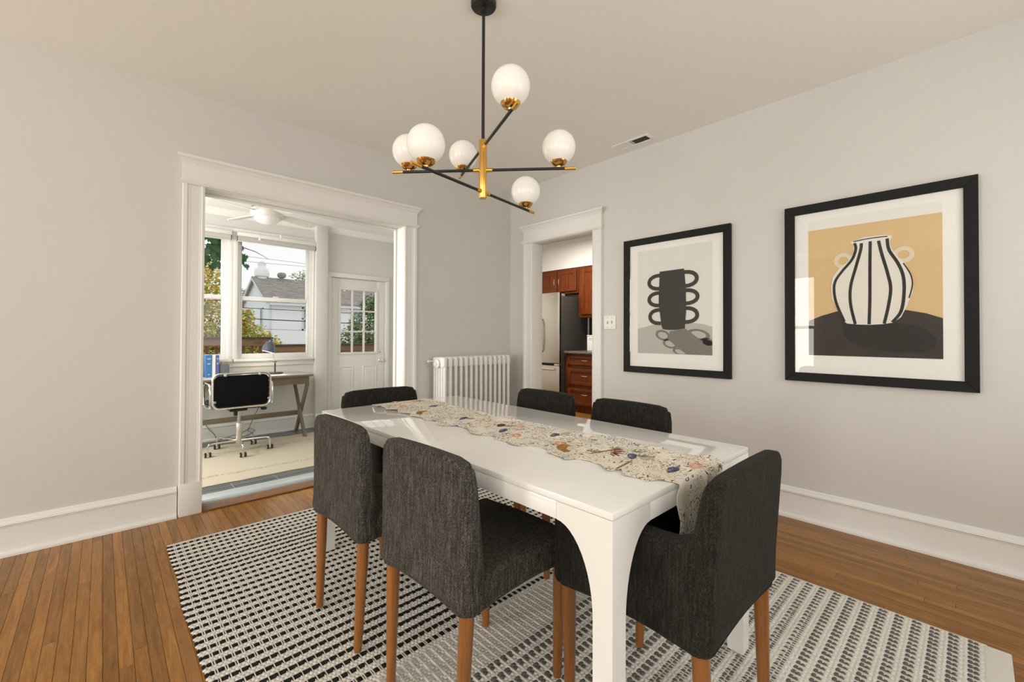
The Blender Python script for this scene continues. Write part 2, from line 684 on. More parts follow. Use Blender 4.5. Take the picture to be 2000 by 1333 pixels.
def room_window(axis, pos, inward, a, b, label, WH=WH):
    """axis 'x': wall plane x = pos; inward +1/-1"""
    wn[0] += 1
    P = (lambda s, n, z: (pos+inward*n, s, z)) if axis == 'x' else (lambda s, n, z: (s, pos+inward*n, z))

    def bx(g, s0, s1, n0, n1, z0, z1):
        p, q = P(s0, n0, z0), P(s1, n1, z1)
        g.box(*sorted((p[0], q[0])), *sorted((p[1], q[1])), z0, z1)
    z0, z1 = WH
    g = G()
    for s0, s1, zl, zh in ((a-.1, a, z0, z1), (b, b+.1, z0, z1), (a-.12, b+.12, z1, z1+.13), (a-.14, b+.14, z0-.03, z0), (a-.11, b+.11, z0-.11, z0-.03)):
        bx(g, s0, s1, 0, .055 if zh == z0 else .025, zl, zh)
    w = struct(g, 'window_%d' % wn[0], 'trim_paint', label, bevel=.004)
    zm = (z0+z1)/2
    for zl, zh, n0 in ((z0, zm+.03, -.05), (zm-.03, z1, -.09)):
        g = G()
        bx(g, a, a+.045, n0, n0+.035, zl, zh)
        bx(g, b-.045, b, n0, n0+.035, zl, zh)
        bx(g, a+.045, b-.045, n0, n0+.035, zl, zl+.05)
        bx(g, a+.045, b-.045, n0, n0+.035, zh-.05, zh)
        g.obj('sash', 'trim_paint', w, bevel=.003)
        g = G()
        bx(g, a+.045, b-.045, n0+.015, n0+.019, zl+.05, zh-.05)
        g.obj('pane', 'window_glass', w, smooth=0)
    return w


room_window('x', XL, 1, -1.27, -.17, 'tall white sash window beside the sunroom wall', (.25, 2.45))
room_window('x', XL, 1, -4.5, -3.6, 'added tall white sash window in the far corner of the open room', (.25, 2.45))
room_window('y', YF, 1, -6.4, -5.0, 'added white sash window between the open room corners')
room_window('y', YF, 1, -4.15, -2.75, 'added white sash window in the corner facing the opening')
room_window('y', YF, 1, -1.95, -.55, 'added white sash window facing the kitchen doorway corner')

# mouldings along a wall: s runs along the wall, n out of it
MA = lambda s, n, z: (s, -n, z)
MB_ = lambda s, n, z: (-n, s, z)
MC = lambda s, n, z: (XL+n, s, z)
MD = lambda s, n, z: (s, YF+n, z)


def mould(g, Mf, s0, s1, prof, miter=None):
    """extrude closed profile [(n, z)] along s; miter: n beyond which the ends grow outwards"""
    n_ = len(prof)
    v = []
    for sgn, s in ((-1, s0), (1, s1)):
        for n, z in prof:
            e = max(0, n-miter) if miter is not None else 0
            v.append(Mf(s+sgn*e, n, z))
    f = [tuple(range(n_))[::-1], tuple(range(n_, 2*n_))]
    f += [(i, (i+1) % n_, n_+(i+1) % n_, n_+i) for i in range(n_)]
    g.add(v, f)


BASE = [(0, 0), (.038, 0), (.037, .012), (.032, .021), (.022, .026), (.020, .032), (.020, .150), (.0225, .153), (.0225, .158),
        (.027, .163), (.025, .172), (.016, .181), (.012, .190), (.006, .195), (0, .195)]
for nm, Mf, s0, s1, lb in (('baseboard_back_left', MA, XL, OA0-.128, 'tall white baseboard left of the sunroom opening'),
                           ('baseboard_back_right', MA, OA1+.128, 0, 'tall white baseboard behind the radiator'),
                           ('baseboard_right_far', MB_, OB1+.128, 0, 'short white baseboard beside the kitchen doorway and radiator'),
                           ('baseboard_right', MB_, YF, OB0-.105, 'tall white baseboard under the framed pictures'),
                           ('baseboard_left', MC, YF, 0, 'white baseboard under the side windows'),
                           ('baseboard_front', MD, XL, 0, 'white baseboard under the rear windows')):
    g = G()
    mould(g, Mf, s0, s1, BASE)
    struct(g, nm, 'trim_paint', lb, smooth=20)


def casing(Mf, a, b, top, w0, w1, name, label):
    """cased opening from a to b (left/right along s), casing widths w0, w1"""
    # vertical boards with fillets
    def vert(g, s0, s1, inner):
        w = s1-s0
        pr = [(0, 0), (.024, 0), (.027, .012), (.020, .018), (.020, .024), (.017, .027), (.017, w*.62), (.020, w*.65), (.020, w*.72),
              (.024, w*.76), (.030, w*.80), (.030, w*.97), (.026, w), (0, w)]
        pts = [(n, s0+q) if inner == 0 else (n, s1-q) for n, q in pr]
        k = len(pts)
        v = [Mf(s, n, .2) for n, s in pts]+[Mf(s, n, top) for n, s in pts]
        g.add(v, [tuple(range(k))[::-1], tuple(range(k, 2*k))]+[(i, (i+1) % k, k+(i+1) % k, k+i) for i in range(k)])
    g = G()
    vert(g, a-w0, a, 1)
    o = struct(g, name, 'trim_paint', label, smooth=25)
    g = G()
    vert(g, b, b+w1, 0)
    g.obj('side_casing', 'trim_paint', o, smooth=25)
    for s0, s1 in ((a-w0-.004, a+.002), (b-.002, b+w1+.004)):
        g = G()
        p, q = Mf(s0, 0, 0), Mf(s1, .036, .205)
        g.box(*sorted((p[0], q[0])), *sorted((p[1], q[1])), 0, .205)
        g.obj('plinth_block', 'trim_paint', o, bevel=.004)
    s0, s1 = a-w0, b+w1
    g = G()
    mould(g, Mf, s0, s1, [(0, top), (.030, top), (.036, top+.006), (.042, top+.018), (.042, top+.026), (0, top+.026)], .028)
    g.obj('head_fillet', 'trim_paint', o, smooth=25)
    g = G()
    p, q = Mf(s0, 0, 0), Mf(s1, .026, 0)
    g.box(*sorted((p[0], q[0])), *sorted((p[1], q[1])), top+.026, top+.136)
    g.obj('head_board', 'trim_paint', o, smooth=0)
    g = G()
    z = top+.128
    mould(g, Mf, s0, s1, [(0, z), (.028, z), (.031, z+.010), (.036, z+.014), (.040, z+.024), (.050, z+.036), (.056, z+.040), (.056, z+.056), (.050, z+.060), (0, z+.060)], .026)
    g.obj('head_crown', 'trim_paint', o, smooth=25)
    return o


ca = casing(MA, OA0, OA1, OAH, .118, .122, 'trim_1', 'white casing with crown head around the wide sunroom opening')
g = G()                                # jamb lining of the wide opening
g.box(OA0-.012, OA0+.004, -.012, .172, -.0, OAH).box(OA1-.004, OA1+.012, -.012, .172, 0, OAH).box(OA0, OA1, -.012, .172, OAH-.004, OAH+.012)
g.obj('jamb', 'trim_paint', ca, bevel=.002)
g = G()
g.box(OA1-.018, OA1-.004, .115, .15, 0, OAH-.004).box(OA0+.004, OA0+.018, .115, .15, 0, OAH-.004).box(OA0+.018, OA1-.018, .115, .15, OAH-.02, OAH-.004)
g.obj('jamb_stop', 'trim_paint', ca, bevel=.002)
cb = casing(MB_, OB0, OB1, OBH, .098, .128, 'trim_2', 'white casing with crown head around the kitchen doorway')
g = G()
g.box(-.012, .132, OB0-.012, OB0+.003, 0, OBH).box(-.012, .132, OB1-.003, OB1+.012, 0, OBH).box(-.012, .132, OB0, OB1, OBH-.003, OBH+.012)
g.obj('jamb', 'trim_paint', cb, bevel=.002)

# threshold into the sunroom
th = thing('door_threshold', 'oak saddle and ribbed grey metal track across the sunroom opening', 'threshold', (-2.05, .1, 0))
G().box(OA0+2.055, OA1+2.045, -.135, .005, -.0, .012).obj('saddle', 'saddle_wood', th, bevel=.004)
g = G().box(OA0+2.055, OA1+2.045, .012, .215, -.020, .010).box(OA0+2.055, OA1+2.045, .064, .214, -.074, -.021)
g.obj('track_plate', 'threshold_metal', th, bevel=.003)
for k in range(4):
    G().box(OA0+2.06, OA1+2.04, .020+k*.014, .026+k*.014, .010, .016).obj('track_rib', 'threshold_metal', th, bevel=.0015)
G().box(OA0+2.056, OA1+2.044, .0052, .0118, -.02, .006).obj('track_gap', 'dark_gap', th, smooth=0)

# ------------------------------------------------------------------ sunroom shell
fs = struct(G().box(-4.4, .1, .315, SY+.15, SZ-.1, SZ-.004), 'floor_sunroom', 'grout', 'slate tile sunroom floor with pale grout', smooth=0)
ti = .325
tm = G().box(-.5, .5, -.5, .5, -.5, .5).mesh('tile', 'slate_tile', smooth=0)
for j in range(7):
    for i in range(14):
        x0 = -4.43+i*ti+.005
        y0 = .318+j*ti+.0
        x1, y1 = min(x0+ti-.009, .02), min(y0+ti-.009, SY)
        if x1-x0 < .03 or y1-y0 < .03:
            continue
        inst('tile', tm, fs, ((x0+x1)/2, (y0+y1)/2, SZ-.004), scale=(x1-x0, y1-y0, .008))
wins = [(-4.02, -3.16), (-3.06, -2.19), (-2.10, -1.235)]  # the first, out of view, is added for a fill lamp
DX0, DX1, DTOP = -.985, -.185, 1.955
struct(wall_with_holes(True, SY, SY+.16, -4.4, .15, SZ-.1, SC, [(a, b, .86, 2.385) for a, b in wins]+[(DX0-.012, DX1+.012, SZ-.1, DTOP+.012)]),
       'wall_sunroom_back', 'sunroom_wall_paint', 'pale sunroom wall with sash windows and the glazed door', smooth=0)
struct(wall_with_holes(False, -4.5, -4.38, .16, SY+.16, SZ-.1, SC, [(.55, 2.15, .85, 2.3)]), 'wall_sunroom_left', 'sunroom_wall_paint', 'pale end wall of the sunroom with an added wide window', smooth=0)
struct(G().box(.02, .14, .16, SY+.16, SZ-.1, SC), 'wall_sunroom_right', 'sunroom_wall_paint', 'pale end wall of the sunroom beside the glazed door', smooth=0)
struct(G().box(-4.5, .14, .16, SY+.16, SC, SC+.1), 'ceiling_sunroom', 'ceiling_paint', 'white sunroom ceiling', smooth=0)
g = G()
mould(g, lambda s, n, z: (s, SY-n, z), -4.38, .02, [(0, SC-.07), (.02, SC-.06), (.05, SC-.02), (.07, SC), (0, SC)])
struct(g, 'trim_3', 'ceiling_paint', 'small coved moulding where sunroom wall meets ceiling', smooth=40)
g = G().box(-4.42, -4.30, .55, .62, .85, 2.3).box(-4.42, -4.30, 2.08, 2.15, .85, 2.3).box(-4.42, -4.36, 1.32, 1.38, .85, 2.3).box(-4.42, -4.36, .62, 2.08, 1.55, 1.6).box(-4.38, -4.28, .5, 2.2, .80, .85).box(-4.38, -4.34, .5, 2.2, 2.3, 2.38)
struct(g, 'window_5', 'trim_paint', 'added wide white window at the unseen end of the sunroom', bevel=.004)  # window made up to hold the end wall fill lamp

SB = [(0, SZ), (.030, SZ), (.028, SZ+.02), (.018, SZ+.026), (.018, SZ+.150), (.026, SZ+.158), (.022, SZ+.170), (.010, SZ+.186), (0, SZ+.186)]
for nm, a, b, lb in (('baseboard_sunroom', -4.38, -1.215, 'white baseboard under the sunroom windows'), ('baseboard_sunroom_door', -.12, .02, 'short white baseboard right of the glazed door')):
    g = G()
    mould(g, lambda s, n, z: (s, SY-n, z), a, b, SB)
    struct(g, nm, 'trim_paint', lb, smooth=20)
# pilaster between window and door
pil = struct(G().box(-1.215, -1.062, SY-.085, SY, SZ, SC), 'trim_4', 'sunroom_wall_paint', 'flat pilaster between sunroom window and glazed door', bevel=.004)
g = G()
mould(g, lambda s, n, z: (s, SY-.085-n, z), -1.215, -1.062, SB)
g.obj('pilaster_base', 'trim_paint', pil, smooth=20)

for i, (a, b) in enumerate(wins):
    nm = 'window_%d' % (6+i)
    lab = ('added white double-hung sunroom window hidden beyond the opening', 'white double-hung sunroom window behind the books', 'white double-hung sunroom window behind the desk lamp')[i]
    g = G()
    # casing, head, stool, apron
    g.box(a-.048, a+.004, SY-.024, SY, .86, 2.385).box(b-.004, b+(.048 if i < 2 else .018), SY-.024, SY, .86, 2.385)
    g.box(a-.05, b+(.048 if i < 2 else .018), SY-.028, SY, 2.385, 2.43)
    w = struct(g, nm, 'trim_paint', lab, bevel=.004)
    G().box(a-.055, b+(.055 if i < 2 else .018), SY-.065, SY+.03, .838, .868).obj('window_stool', 'trim_paint', w, bevel=.006)
    G().box(a-.048, b+(.048 if i < 2 else .018), SY-.02, SY, .775, .838).obj('window_apron', 'trim_paint', w, bevel=.003)
    g = G()
    g.box(a, a+.018, SY, SY+.15, .868, 2.385).box(b-.018, b, SY, SY+.15, .868, 2.385).box(a, b, SY, SY+.15, 2.365, 2.385)
    g.box(a+.018, a+.034, SY+.005, SY+.02, .868, 2.365).box(b-.034, b-.018, SY+.005, SY+.02, .868, 2.365)
    g.obj('window_jamb', 'trim_paint', w, bevel=.002)
    for k, (zl, zh, n0) in enumerate(((.868, 1.63, .025), (1.575, 2.365, .065))):
        st = .042
        g = G()
        g.box(a+.019, a+.019+st, SY+n0, SY+n0+.034, zl, zh).box(b-.019-st, b-.019, SY+n0, SY+n0+.034, zl, zh)
        g.box(a+.019+st, b-.019-st, SY+n0, SY+n0+.034, zl, zl+(.06 if k == 0 else .05)).box(a+.019+st, b-.019-st, SY+n0, SY+n0+.034, zh-.05, zh)
        sh = g.obj('sash', 'trim_paint', w, bevel=.003)
        G().box(a+.019+st, b-.019-st, SY+n0+.015, SY+n0+.019, zl+(.06 if k == 0 else .05), zh-.05).obj('pane', 'window_glass', sh, smooth=0)
    G().box((a+b)/2-.03, (a+b)/2+.03, SY+.03, SY+.06, 1.63, 1.645).obj('sash_lock', 'white_plastic', w, bevel=.003)

# roller blinds
for (a, b), lab in ((wins[1], 'rolled-up beige blind above the window behind the books'), (wins[2], 'rolled-up beige blind above the window behind the desk lamp')):
    bl = thing('roller_blind', lab, 'blind', ((a+b)/2, SY-.03, 2.28), group='roller blinds in the sunroom')
    w = (b-a)/2+.02
    G().box(-w, w, -.035, .004, .055, .105).obj('valance', 'trim_paint', bl, bevel=.003)
    G().lathe([(.034, -w+.01), (.034, w-.01)], (0, -.015, .035), 16, 'X').obj('roll', 'blind_fabric', bl)
    G().box(-w+.01, w-.01, -.022, -.008, -.005, .012).obj('bottom_bar', 'trim_paint', bl, bevel=.003)
    for sx in (-1, 1):
        G().box(*sorted((sx*w, sx*(w+.003))), -.038, .004, -.0, .107).obj('bracket', 'blind_fabric', bl)

# glazed door
dy0, dy1 = SY+.02, SY+.064
GX0, GX1, GZ0, GZ1 = -.845, -.325, .915, 1.797
g = G()
g.box(DX0, GX0-.012, dy0, dy1, SZ+.012, DTOP).box(GX1+.012, DX1, dy0, dy1, SZ+.012, DTOP)
g.box(GX0-.012, GX1+.012, dy0, dy1, SZ+.012, GZ0-.012).box(GX0-.012, GX1+.012, dy0, dy1, GZ1+.012, DTOP)
dr = struct(g, 'door_1', 'door_paint', 'white half-glazed exterior door with nine panes in the sunroom', bevel=.002)
g = G()                                # glazing frame
for x0, x1, z0, z1 in ((GX0-.032, GX0, GZ0-.032, GZ1+.032), (GX1, GX1+.032, GZ0-.032, GZ1+.032), (GX0, GX1, GZ0-.032, GZ0), (GX0, GX1, GZ1, GZ1+.032)):
    g.box(x0, x1, dy0-.010, dy1+.004, z0, z1)
g.obj('glazing_frame', 'door_paint', dr, bevel=.004)
g = G()
for k in (1, 2):
    xm = GX0+(GX1-GX0)*k/3
    zm = GZ0+(GZ1-GZ0)*k/3
    g.box(xm-.010, xm+.010, dy0+.004, dy1, GZ0, GZ1)
    g.box(GX0, GX1, dy0+.005, dy1-.001, zm-.010, zm+.010)
g.obj('muntins', 'door_paint', dr, bevel=.003)
for i in range(3):
    for j in range(3):
        wx, wz = (GX1-GX0)/3, (GZ1-GZ0)/3
        G().box(GX0+i*wx+.008, GX0+(i+1)*wx-.008, dy0+.02, dy0+.024, GZ0+j*wz+.008, GZ0+(j+1)*wz-.008).obj('pane', 'window_glass', dr, smooth=0)
for x0, x1 in ((-.865, -.655), (-.525, -.305)):
    g = G()
    z0, z1 = .12, .722
    ring = lambda i, y: [(x0+i, y, z0+i), (x1-i, y, z0+i), (x1-i, y, z1-i), (x0+i, y, z1-i)]
    prof = [(0, dy0-.0005), (.012, dy0-.009), (.028, dy0-.002), (.05, dy0-.008)]
    v = []
    for i, yy in prof:
        v += ring(i, yy)
    f = [(r*4+k, r*4+(k+1) % 4, r*4+4+(k+1) % 4, r*4+4+k) for r in range(3) for k in range(4)]+[(12, 13, 14, 15), (3, 2, 1, 0)]
    g.add(v, f).obj('raised_panel', 'door_paint', dr, smooth=0)
for z, r in ((.925, .030), (.785, .030)):
    kb = G().lathe([(r, 0), (r, -.006), (r*.9, -.010), (.012, -.012), (.010, -.030)] if z < .9 else [(r, 0), (r, -.008), (r*.7, -.014), (.0, -.016)], (-.245, dy0, z), 20, 'Y').obj('rosette' if z < .9 else 'deadbolt', 'chrome', dr)
    if z < .9:
        G().lathe([(.010, -.028), (.020, -.034), (.027, -.046), (.026, -.058), (.016, -.066), (0, -.067)], (-.245, dy0, z), 20, 'Y').obj('knob', 'chrome', dr)
    else:
        G().box(-.257, -.233, dy0-.028, dy0-.014, z-.005, z+.005).obj('thumb_turn', 'chrome', dr, bevel=.002)
G().box(DX1-.001, DX1+.010, dy0-.001, dy1, .765, .805).obj('strike_plate', 'satin_steel', dr)
for z in (1.72, .86, .05):
    G().box(DX0-.010, DX0+.008, dy0-.006, dy0+.002, z-.045, z+.045).lathe([(.006, z-.045), (.006, z+.045)], (DX0, dy0-.008, 0), 8).obj('hinge', 'satin_steel', dr)
g = G()
g.box(DX0-.010, DX0-.003, SY, SY+.15, SZ, DTOP+.010).box(DX1+.003, DX1+.011, SY, SY+.15, SZ, DTOP+.010).box(DX0-.010, DX1+.011, SY, SY+.15, DTOP+.004, DTOP+.011)
g.obj('door_jamb', 'trim_paint', dr, smooth=0)
g = G()
g.box(DX0-.058, DX0-.006, SY-.02, SY, SZ, DTOP+.008).box(DX1+.006, DX1+.058, SY-.02, SY, SZ, DTOP+.008).box(DX0-.058, DX1+.058, SY-.02, SY, DTOP+.008, DTOP+.068)
g.obj('door_casing', 'trim_paint', dr, bevel=.004)
G().box(DX0-.010, DX1+.01, SY+.0, SY+.16, SZ-.02, SZ+.012).obj('door_sill', 'satin_steel', dr)
# casing on the sunroom end wall
struct(G().box(-.012, .02, 2.36, 2.45, .79, 2.38).box(-.016, .02, 1.3, 2.47, 2.38, 2.45), 'trim_5', 'trim_paint', 'white window casing on the sunroom end wall beside the door', bevel=.004)

# ------------------------------------------------------------------ kitchen shell
struct(G().box(.12, 2.7, -1.8, 2.2, -.12, 0), 'floor_kitchen', 'oak_floor', 'oak kitchen floor seen through the doorway', smooth=0)
struct(G().box(2.58, 2.7, -1.8, 2.2, 0, CZ), 'wall_kitchen_back', 'kitchen_wall', 'pale kitchen wall behind refrigerator and cabinets', smooth=0)
struct(G().box(2.26, 2.575, -1.8, 1.998, 2.262, CZ), 'wall_kitchen_soffit', 'kitchen_wall', 'pale soffit above the kitchen cabinets', smooth=0)
struct(G().box(.12, 2.7, 2.0, 2.12, 0, CZ), 'wall_kitchen_left', 'kitchen_wall', 'pale kitchen side wall beyond the refrigerator', smooth=0)
struct(G().box(.12, 2.7, -1.92, -1.8, 0, CZ), 'wall_kitchen_right', 'kitchen_wall', 'pale kitchen side wall out of sight', smooth=0)
struct(G().box(.12, 2.7, -1.92, 2.12, CZ, CZ+.1), 'ceiling_kitchen', 'ceiling_paint', 'white kitchen ceiling', smooth=0)
struct(G().box(2.565, 2.58, -1.8, .84, .93, 1.45), 'wall_kitchen_backsplash', 'backsplash', 'dark backsplash above the granite counter', smooth=0)

# ------------------------------------------------------------------ dining table
TX0, TX1, TY0, TY1, TZ = -2.399, -1.511, -2.922, -1.080, .756
tcx, tcy = (TX0+TX1)/2, (TY0+TY1)/2
hx, hy = (TX1-TX0)/2, (TY1-TY0)/2
tb = thing('dining_table', 'glossy white table with arched corner legs on the woven rug', 'table', (tcx, tcy, .013))
TB = .013
G().box(-hx, hx, -hy, hy, TZ-TB-.019, TZ-TB).obj('tabletop', 'white_lacquer', tb, bevel=.0025)
zt, za, lw, br = TZ-TB-.0195, .690-TB, .056, .172   # apron top/bottom, leg width, bracket length
th_ = .024
for nm, bx in (('apron', (-hx+br+.001, hx-br-.001, -hy, -hy+th_)), ('apron', (-hx+br+.001, hx-br-.001, hy-th_, hy)),
               ('apron', (-hx, -hx+th_, -hy+br+.001, hy-br-.001)), ('apron', (hx-th_, hx, -hy+br+.001, hy-br-.001))):
    G().box(*bx, za, zt).obj(nm, 'white_lacquer', tb, bevel=.0012)


def leg_profile():
    """outline in (s, z): s from the table corner inwards"""
    p = [(0, 0), (lw, 0), (lw, .47)]
    for k in range(1, 13):
        a = k/12*H90
        p.append((lw+(br-lw)*(1-math.cos(a)), .47+(za-.47)*math.sin(a)))
    p += [(br, zt), (0, zt)]
    return p


lp = leg_profile()
for sx in (-1, 1):
    for sy in (-1, 1):
        g = G()
        X = lambda s: sx*(hx-s)
        Y = lambda s: sy*(hy-s)
        g.prism(lp, lambda p, q, h: (X(p), Y(h), q), 0, th_)
        lp2 = [(max(p, th_), q) for p, q in lp]
        g.prism(lp2, lambda p, q, h: (X(h), Y(p), q), 0, th_)
        g.box(*sorted((X(0.0004), X(lw-.0004))), *sorted((Y(.0004), Y(lw-.0004))), .0004, .6)
        g.obj('leg', 'white_lacquer', tb, smooth=20)

# ------------------------------------------------------------------ table runner
low = [(-2.112, -1.078), (-2.120, -1.15), (-2.098, -1.20), (-2.135, -1.30), (-2.098, -1.354), (-2.128, -1.42), (-2.104, -1.50), (-2.135, -1.55), (-2.11, -1.617), (-2.135, -1.68), (-2.10, -1.74),
       (-2.116, -1.765), (-2.15, -1.80), (-2.147, -1.852), (-2.10, -1.90), (-2.097, -1.935), (-2.113, -2.00), (-2.150, -2.06), (-2.142, -2.10), (-2.106, -2.14), (-2.113, -2.18),
       (-2.135, -2.20), (-2.128, -2.257), (-2.15, -2.31), (-2.136, -2.346), (-2.098, -2.36), (-2.088, -2.40), (-2.10, -2.449), (-2.128, -2.47), (-2.140, -2.547), (-2.155, -2.575),
       (-2.110, -2.592), (-2.104, -2.64), (-2.110, -2.679), (-2.150, -2.735), (-2.145, -2.75), (-2.106, -2.757), (-2.149, -2.792), (-2.135, -2.837), (-2.145, -2.86), (-2.11, -2.885), (-2.095, -2.922)]
upp = [(-1.752, -1.078), (-1.763, -1.166), (-1.752, -1.22), (-1.775, -1.282), (-1.755, -1.36), (-1.80, -1.42), (-1.79, -1.50), (-1.813, -1.553), (-1.78, -1.62), (-1.802, -1.742), (-1.81, -1.80),
       (-1.807, -1.874), (-1.765, -1.90), (-1.771, -1.932), (-1.81, -1.97), (-1.805, -2.047), (-1.78, -2.12), (-1.80, -2.18), (-1.785, -2.252), (-1.80, -2.31), (-1.780, -2.363), (-1.80, -2.42),
       (-1.785, -2.472), (-1.752, -2.52), (-1.755, -2.567), (-1.790, -2.60), (-1.776, -2.659), (-1.80, -2.70), (-1.765, -2.722), (-1.81, -2.755), (-1.775, -2.80), (-1.78, -2.837), (-1.755, -2.883), (-1.775, -2.922)]


def edge_at(e, y):
    for (xa, ya), (xb, yb) in zip(e, e[1:]):
        if yb <= y <= ya:
            k = (ya-y)/(ya-yb) if ya != yb else 0
            return xa+(xb-xa)*k
    return e[-1][0] if y < e[-1][1] else e[0][0]


rz0 = TZ+.0006
def runner_z(x, y):
    return rz0+.0012
g = G()
ys = sorted({round(p[1], 4) for p in low+upp}, reverse=True)
NX = 16
rows = []
for y in ys:
    a, b = edge_at(low, y), edge_at(upp, y)
    r = []
    for i in range(NX+1):
        k = i/NX
        x = a+(b-a)*k
        e = max(0, 1-min(k, 1-k)*NX/1.6)
        z = runner_z(x, y)+e*(.0035+.0035*math.sin(61*y+3*math.sin(17*y)+k*5))
        r.append((x, y, z))
    rows.append(r)
# fold over the near end of the table and hang down
drop = [(.004, .001), (.008, -.004), (.010, -.012), (.011, -.03), (.013, -.05), (.012, -.075), (.014, -.10), (.016, -.125), (.019, -.15), (.022, -.175)]
jag = [0, .006, .012, .004, -.004, -.012, -.006, .002, .012, .02, .01, .0, -.012, -.004, .010, .02, .016]
for d, (dy, dz) in enumerate(drop):
    k0 = d/len(drop)
    a, b = -2.095+.012*math.sin(d*1.3)-.004*d, -1.775-.006*d+.008*math.sin(d*1.7)
    r = []
    for i in range(NX+1):
        k = i/NX
        wv = .010*k0*(math.sin(k*11+1)+.6*math.sin(k*23))
        r.append((a+(b-a)*k, TY0-dy-.004*k0-max(0, wv)-.003, rz0+.0012+dz-jag[i]*k0*1.3))
    rows.append(r)
top = [(-2.112+(.36)*i/NX, TY1+.004+.0015*math.sin(i*2), rz0-.002-.012*abs(math.sin(i*1.3+.4))) for i in range(NX+1)]
rows.insert(0, top)
v = [p for r in rows for p in r]
n = NX+1
f = [(j*n+i, j*n+i+1, (j+1)*n+i+1, (j+1)*n+i) for j in range(len(rows)-1) for i in range(NX)]
me = bpy.data.meshes.new('table_runner')
me.from_pydata(v, [], f)
bm = bmesh.new()
bm.from_mesh(me)
bmesh.ops.recalc_face_normals(bm, faces=bm.faces)
bmesh.ops.solidify(bm, geom=bm.faces[:], thickness=.0012)
bmesh.ops.recalc_face_normals(bm, faces=bm.faces)
bm.to_mesh(me)
bm.free()
me.materials.append(MATS['runner_cloth'])
me.polygons.foreach_set('use_smooth', [True]*len(me.polygons))
me.set_sharp_from_angle(angle=math.radians(50))
rn = bpy.data.objects.new('table_runner', me)
COL.objects.link(rn)
tag(rn, 'cream table runner with drawn food motifs draped over the table end', 'table runner')
mz = rz0+.0030


def motif(name, mat, cx, cy, a, b, rot, n=18, fn=None, hang=False, dz=0):
    pts = []
    for k in range(n):
        t = 2*PI*k/n
        p, q = a*math.cos(t), b*math.sin(t)
        if fn:
            p, q = fn(p, q, t)
        pts.append((cx+p*math.cos(rot)-q*math.sin(rot), cy+p*math.sin(rot)+q*math.cos(rot)))
    if hang:
        G().prism(pts, lambda p, q, h: (p, TY0-.0175-h-.16*(TZ-q)**1.0*.55, q), .0, .0008).obj(name, mat, rn, smooth=0)
    else:
        G().prism(pts, lambda p, q, h: (p, q, h), mz-.0024+dz, mz-.0002+dz).obj(name, mat, rn, smooth=0)


heart = lambda p, q, t: (p, q*(1+.3*math.cos(t)))
for cx, cy, r in ((-1.861, -1.141, .4), (-2.013, -1.261, .2), (-1.895, -2.096, .3), (-2.031, -2.214, .1), (-1.90, -2.895, -.5), (-2.0, -2.42, 0), (-1.97, -1.09, .2)):
    motif('strawberry_print', 'motif_strawberry', cx, cy, .032, .020, r+.7, fn=heart)
    motif('strawberry_print', 'motif_tan', cx, cy, .014, .008, r+.7, fn=heart, dz=.0004)
for cx, cy, r in ((-1.875, -1.361, .2), (-1.968, -1.773, .5), (-1.908, -2.314, .3), (-1.99, -2.865, .1), (-2.01, -2.11, .4), (-1.95, -2.70, .5)):
    motif('mussel_print', 'motif_mussel', cx, cy, .033, .015, r, fn=heart)
    motif('mussel_print', 'motif_blue', cx-.006, cy+.004, .018, .006, r, dz=.0004)
for cx, cy in ((-2.037, -1.502), (-2.037, -2.479)):
    motif('avocado_print', 'motif_lemon', cx, cy, .050, .030, .75, fn=heart)
    motif('avocado_print', 'motif_tan', cx+.014, cy-.018, .034, .017, .6, dz=.0004)
for k in range(7):
    motif('prawn_print', 'motif_red', -1.985+.012*k, -2.645+.004*k-.012*(k % 2), .018, .0028, 1.0+.25*k)
motif('stem_print', 'motif_stem', -1.96, -2.60, .075, .0035, -.25)
motif('stem_print', 'motif_stem', -2.055, -2.735, .06, .003, .12)
motif('shell_print', 'motif_shell', -1.93, -2.745, .030, .022, .3, fn=heart)
motif('shell_print', 'motif_shell', -1.86, -2.33, .032, .016, .2, fn=heart)
motif('mushroom_print', 'motif_red', -1.944, -2.023, .030, .018, .5, fn=heart)
for cx, cy in ((-1.925, -2.06), (-1.90, -2.60), (-1.88, -2.68), (-1.99, -2.57), (-1.92, -2.72), (-1.83, -1.14), (-1.95, -1.80)):
    for k in range(5):
        motif('herb_print', 'motif_green', cx+.012*math.cos(k*1.3), cy+.012*math.sin(k*1.3), .016, .0022, k*.62)
motif('avocado_print', 'motif_lemon', -1.90, .672, .026, .045, 0, hang=True)
motif('avocado_print', 'motif_tan', -1.905, .655, .014, .026, 0, hang=True, fn=None)

# ------------------------------------------------------------------ chairs


def rrect(w, h, r, n=6):
    p = []
    for cx_, cz_, a0 in ((w-r, h-r, 0), (-w+r, h-r, H90), (-w+r, -h+r, PI), (w-r, -h+r, 1.5*PI)):
        for k in range(n+1):
            a = a0+H90*k/n
            p.append((cx_+r*math.cos(a), cz_+r*math.sin(a)))
    return p


def corner_round(x, z, w, top, R):
    s = 1 if x >= 0 else -1
    dx, dz = (abs(x)-(w-R))/R, (z-(top-R))/R
    if dx > 0 and dz > 0:
        k = max(dx, dz)/math.hypot(dx, dz)
        dx, dz = dx*k, dz*k
        return s*(w-R+dx*R), top-R+dz*R
    return x, z


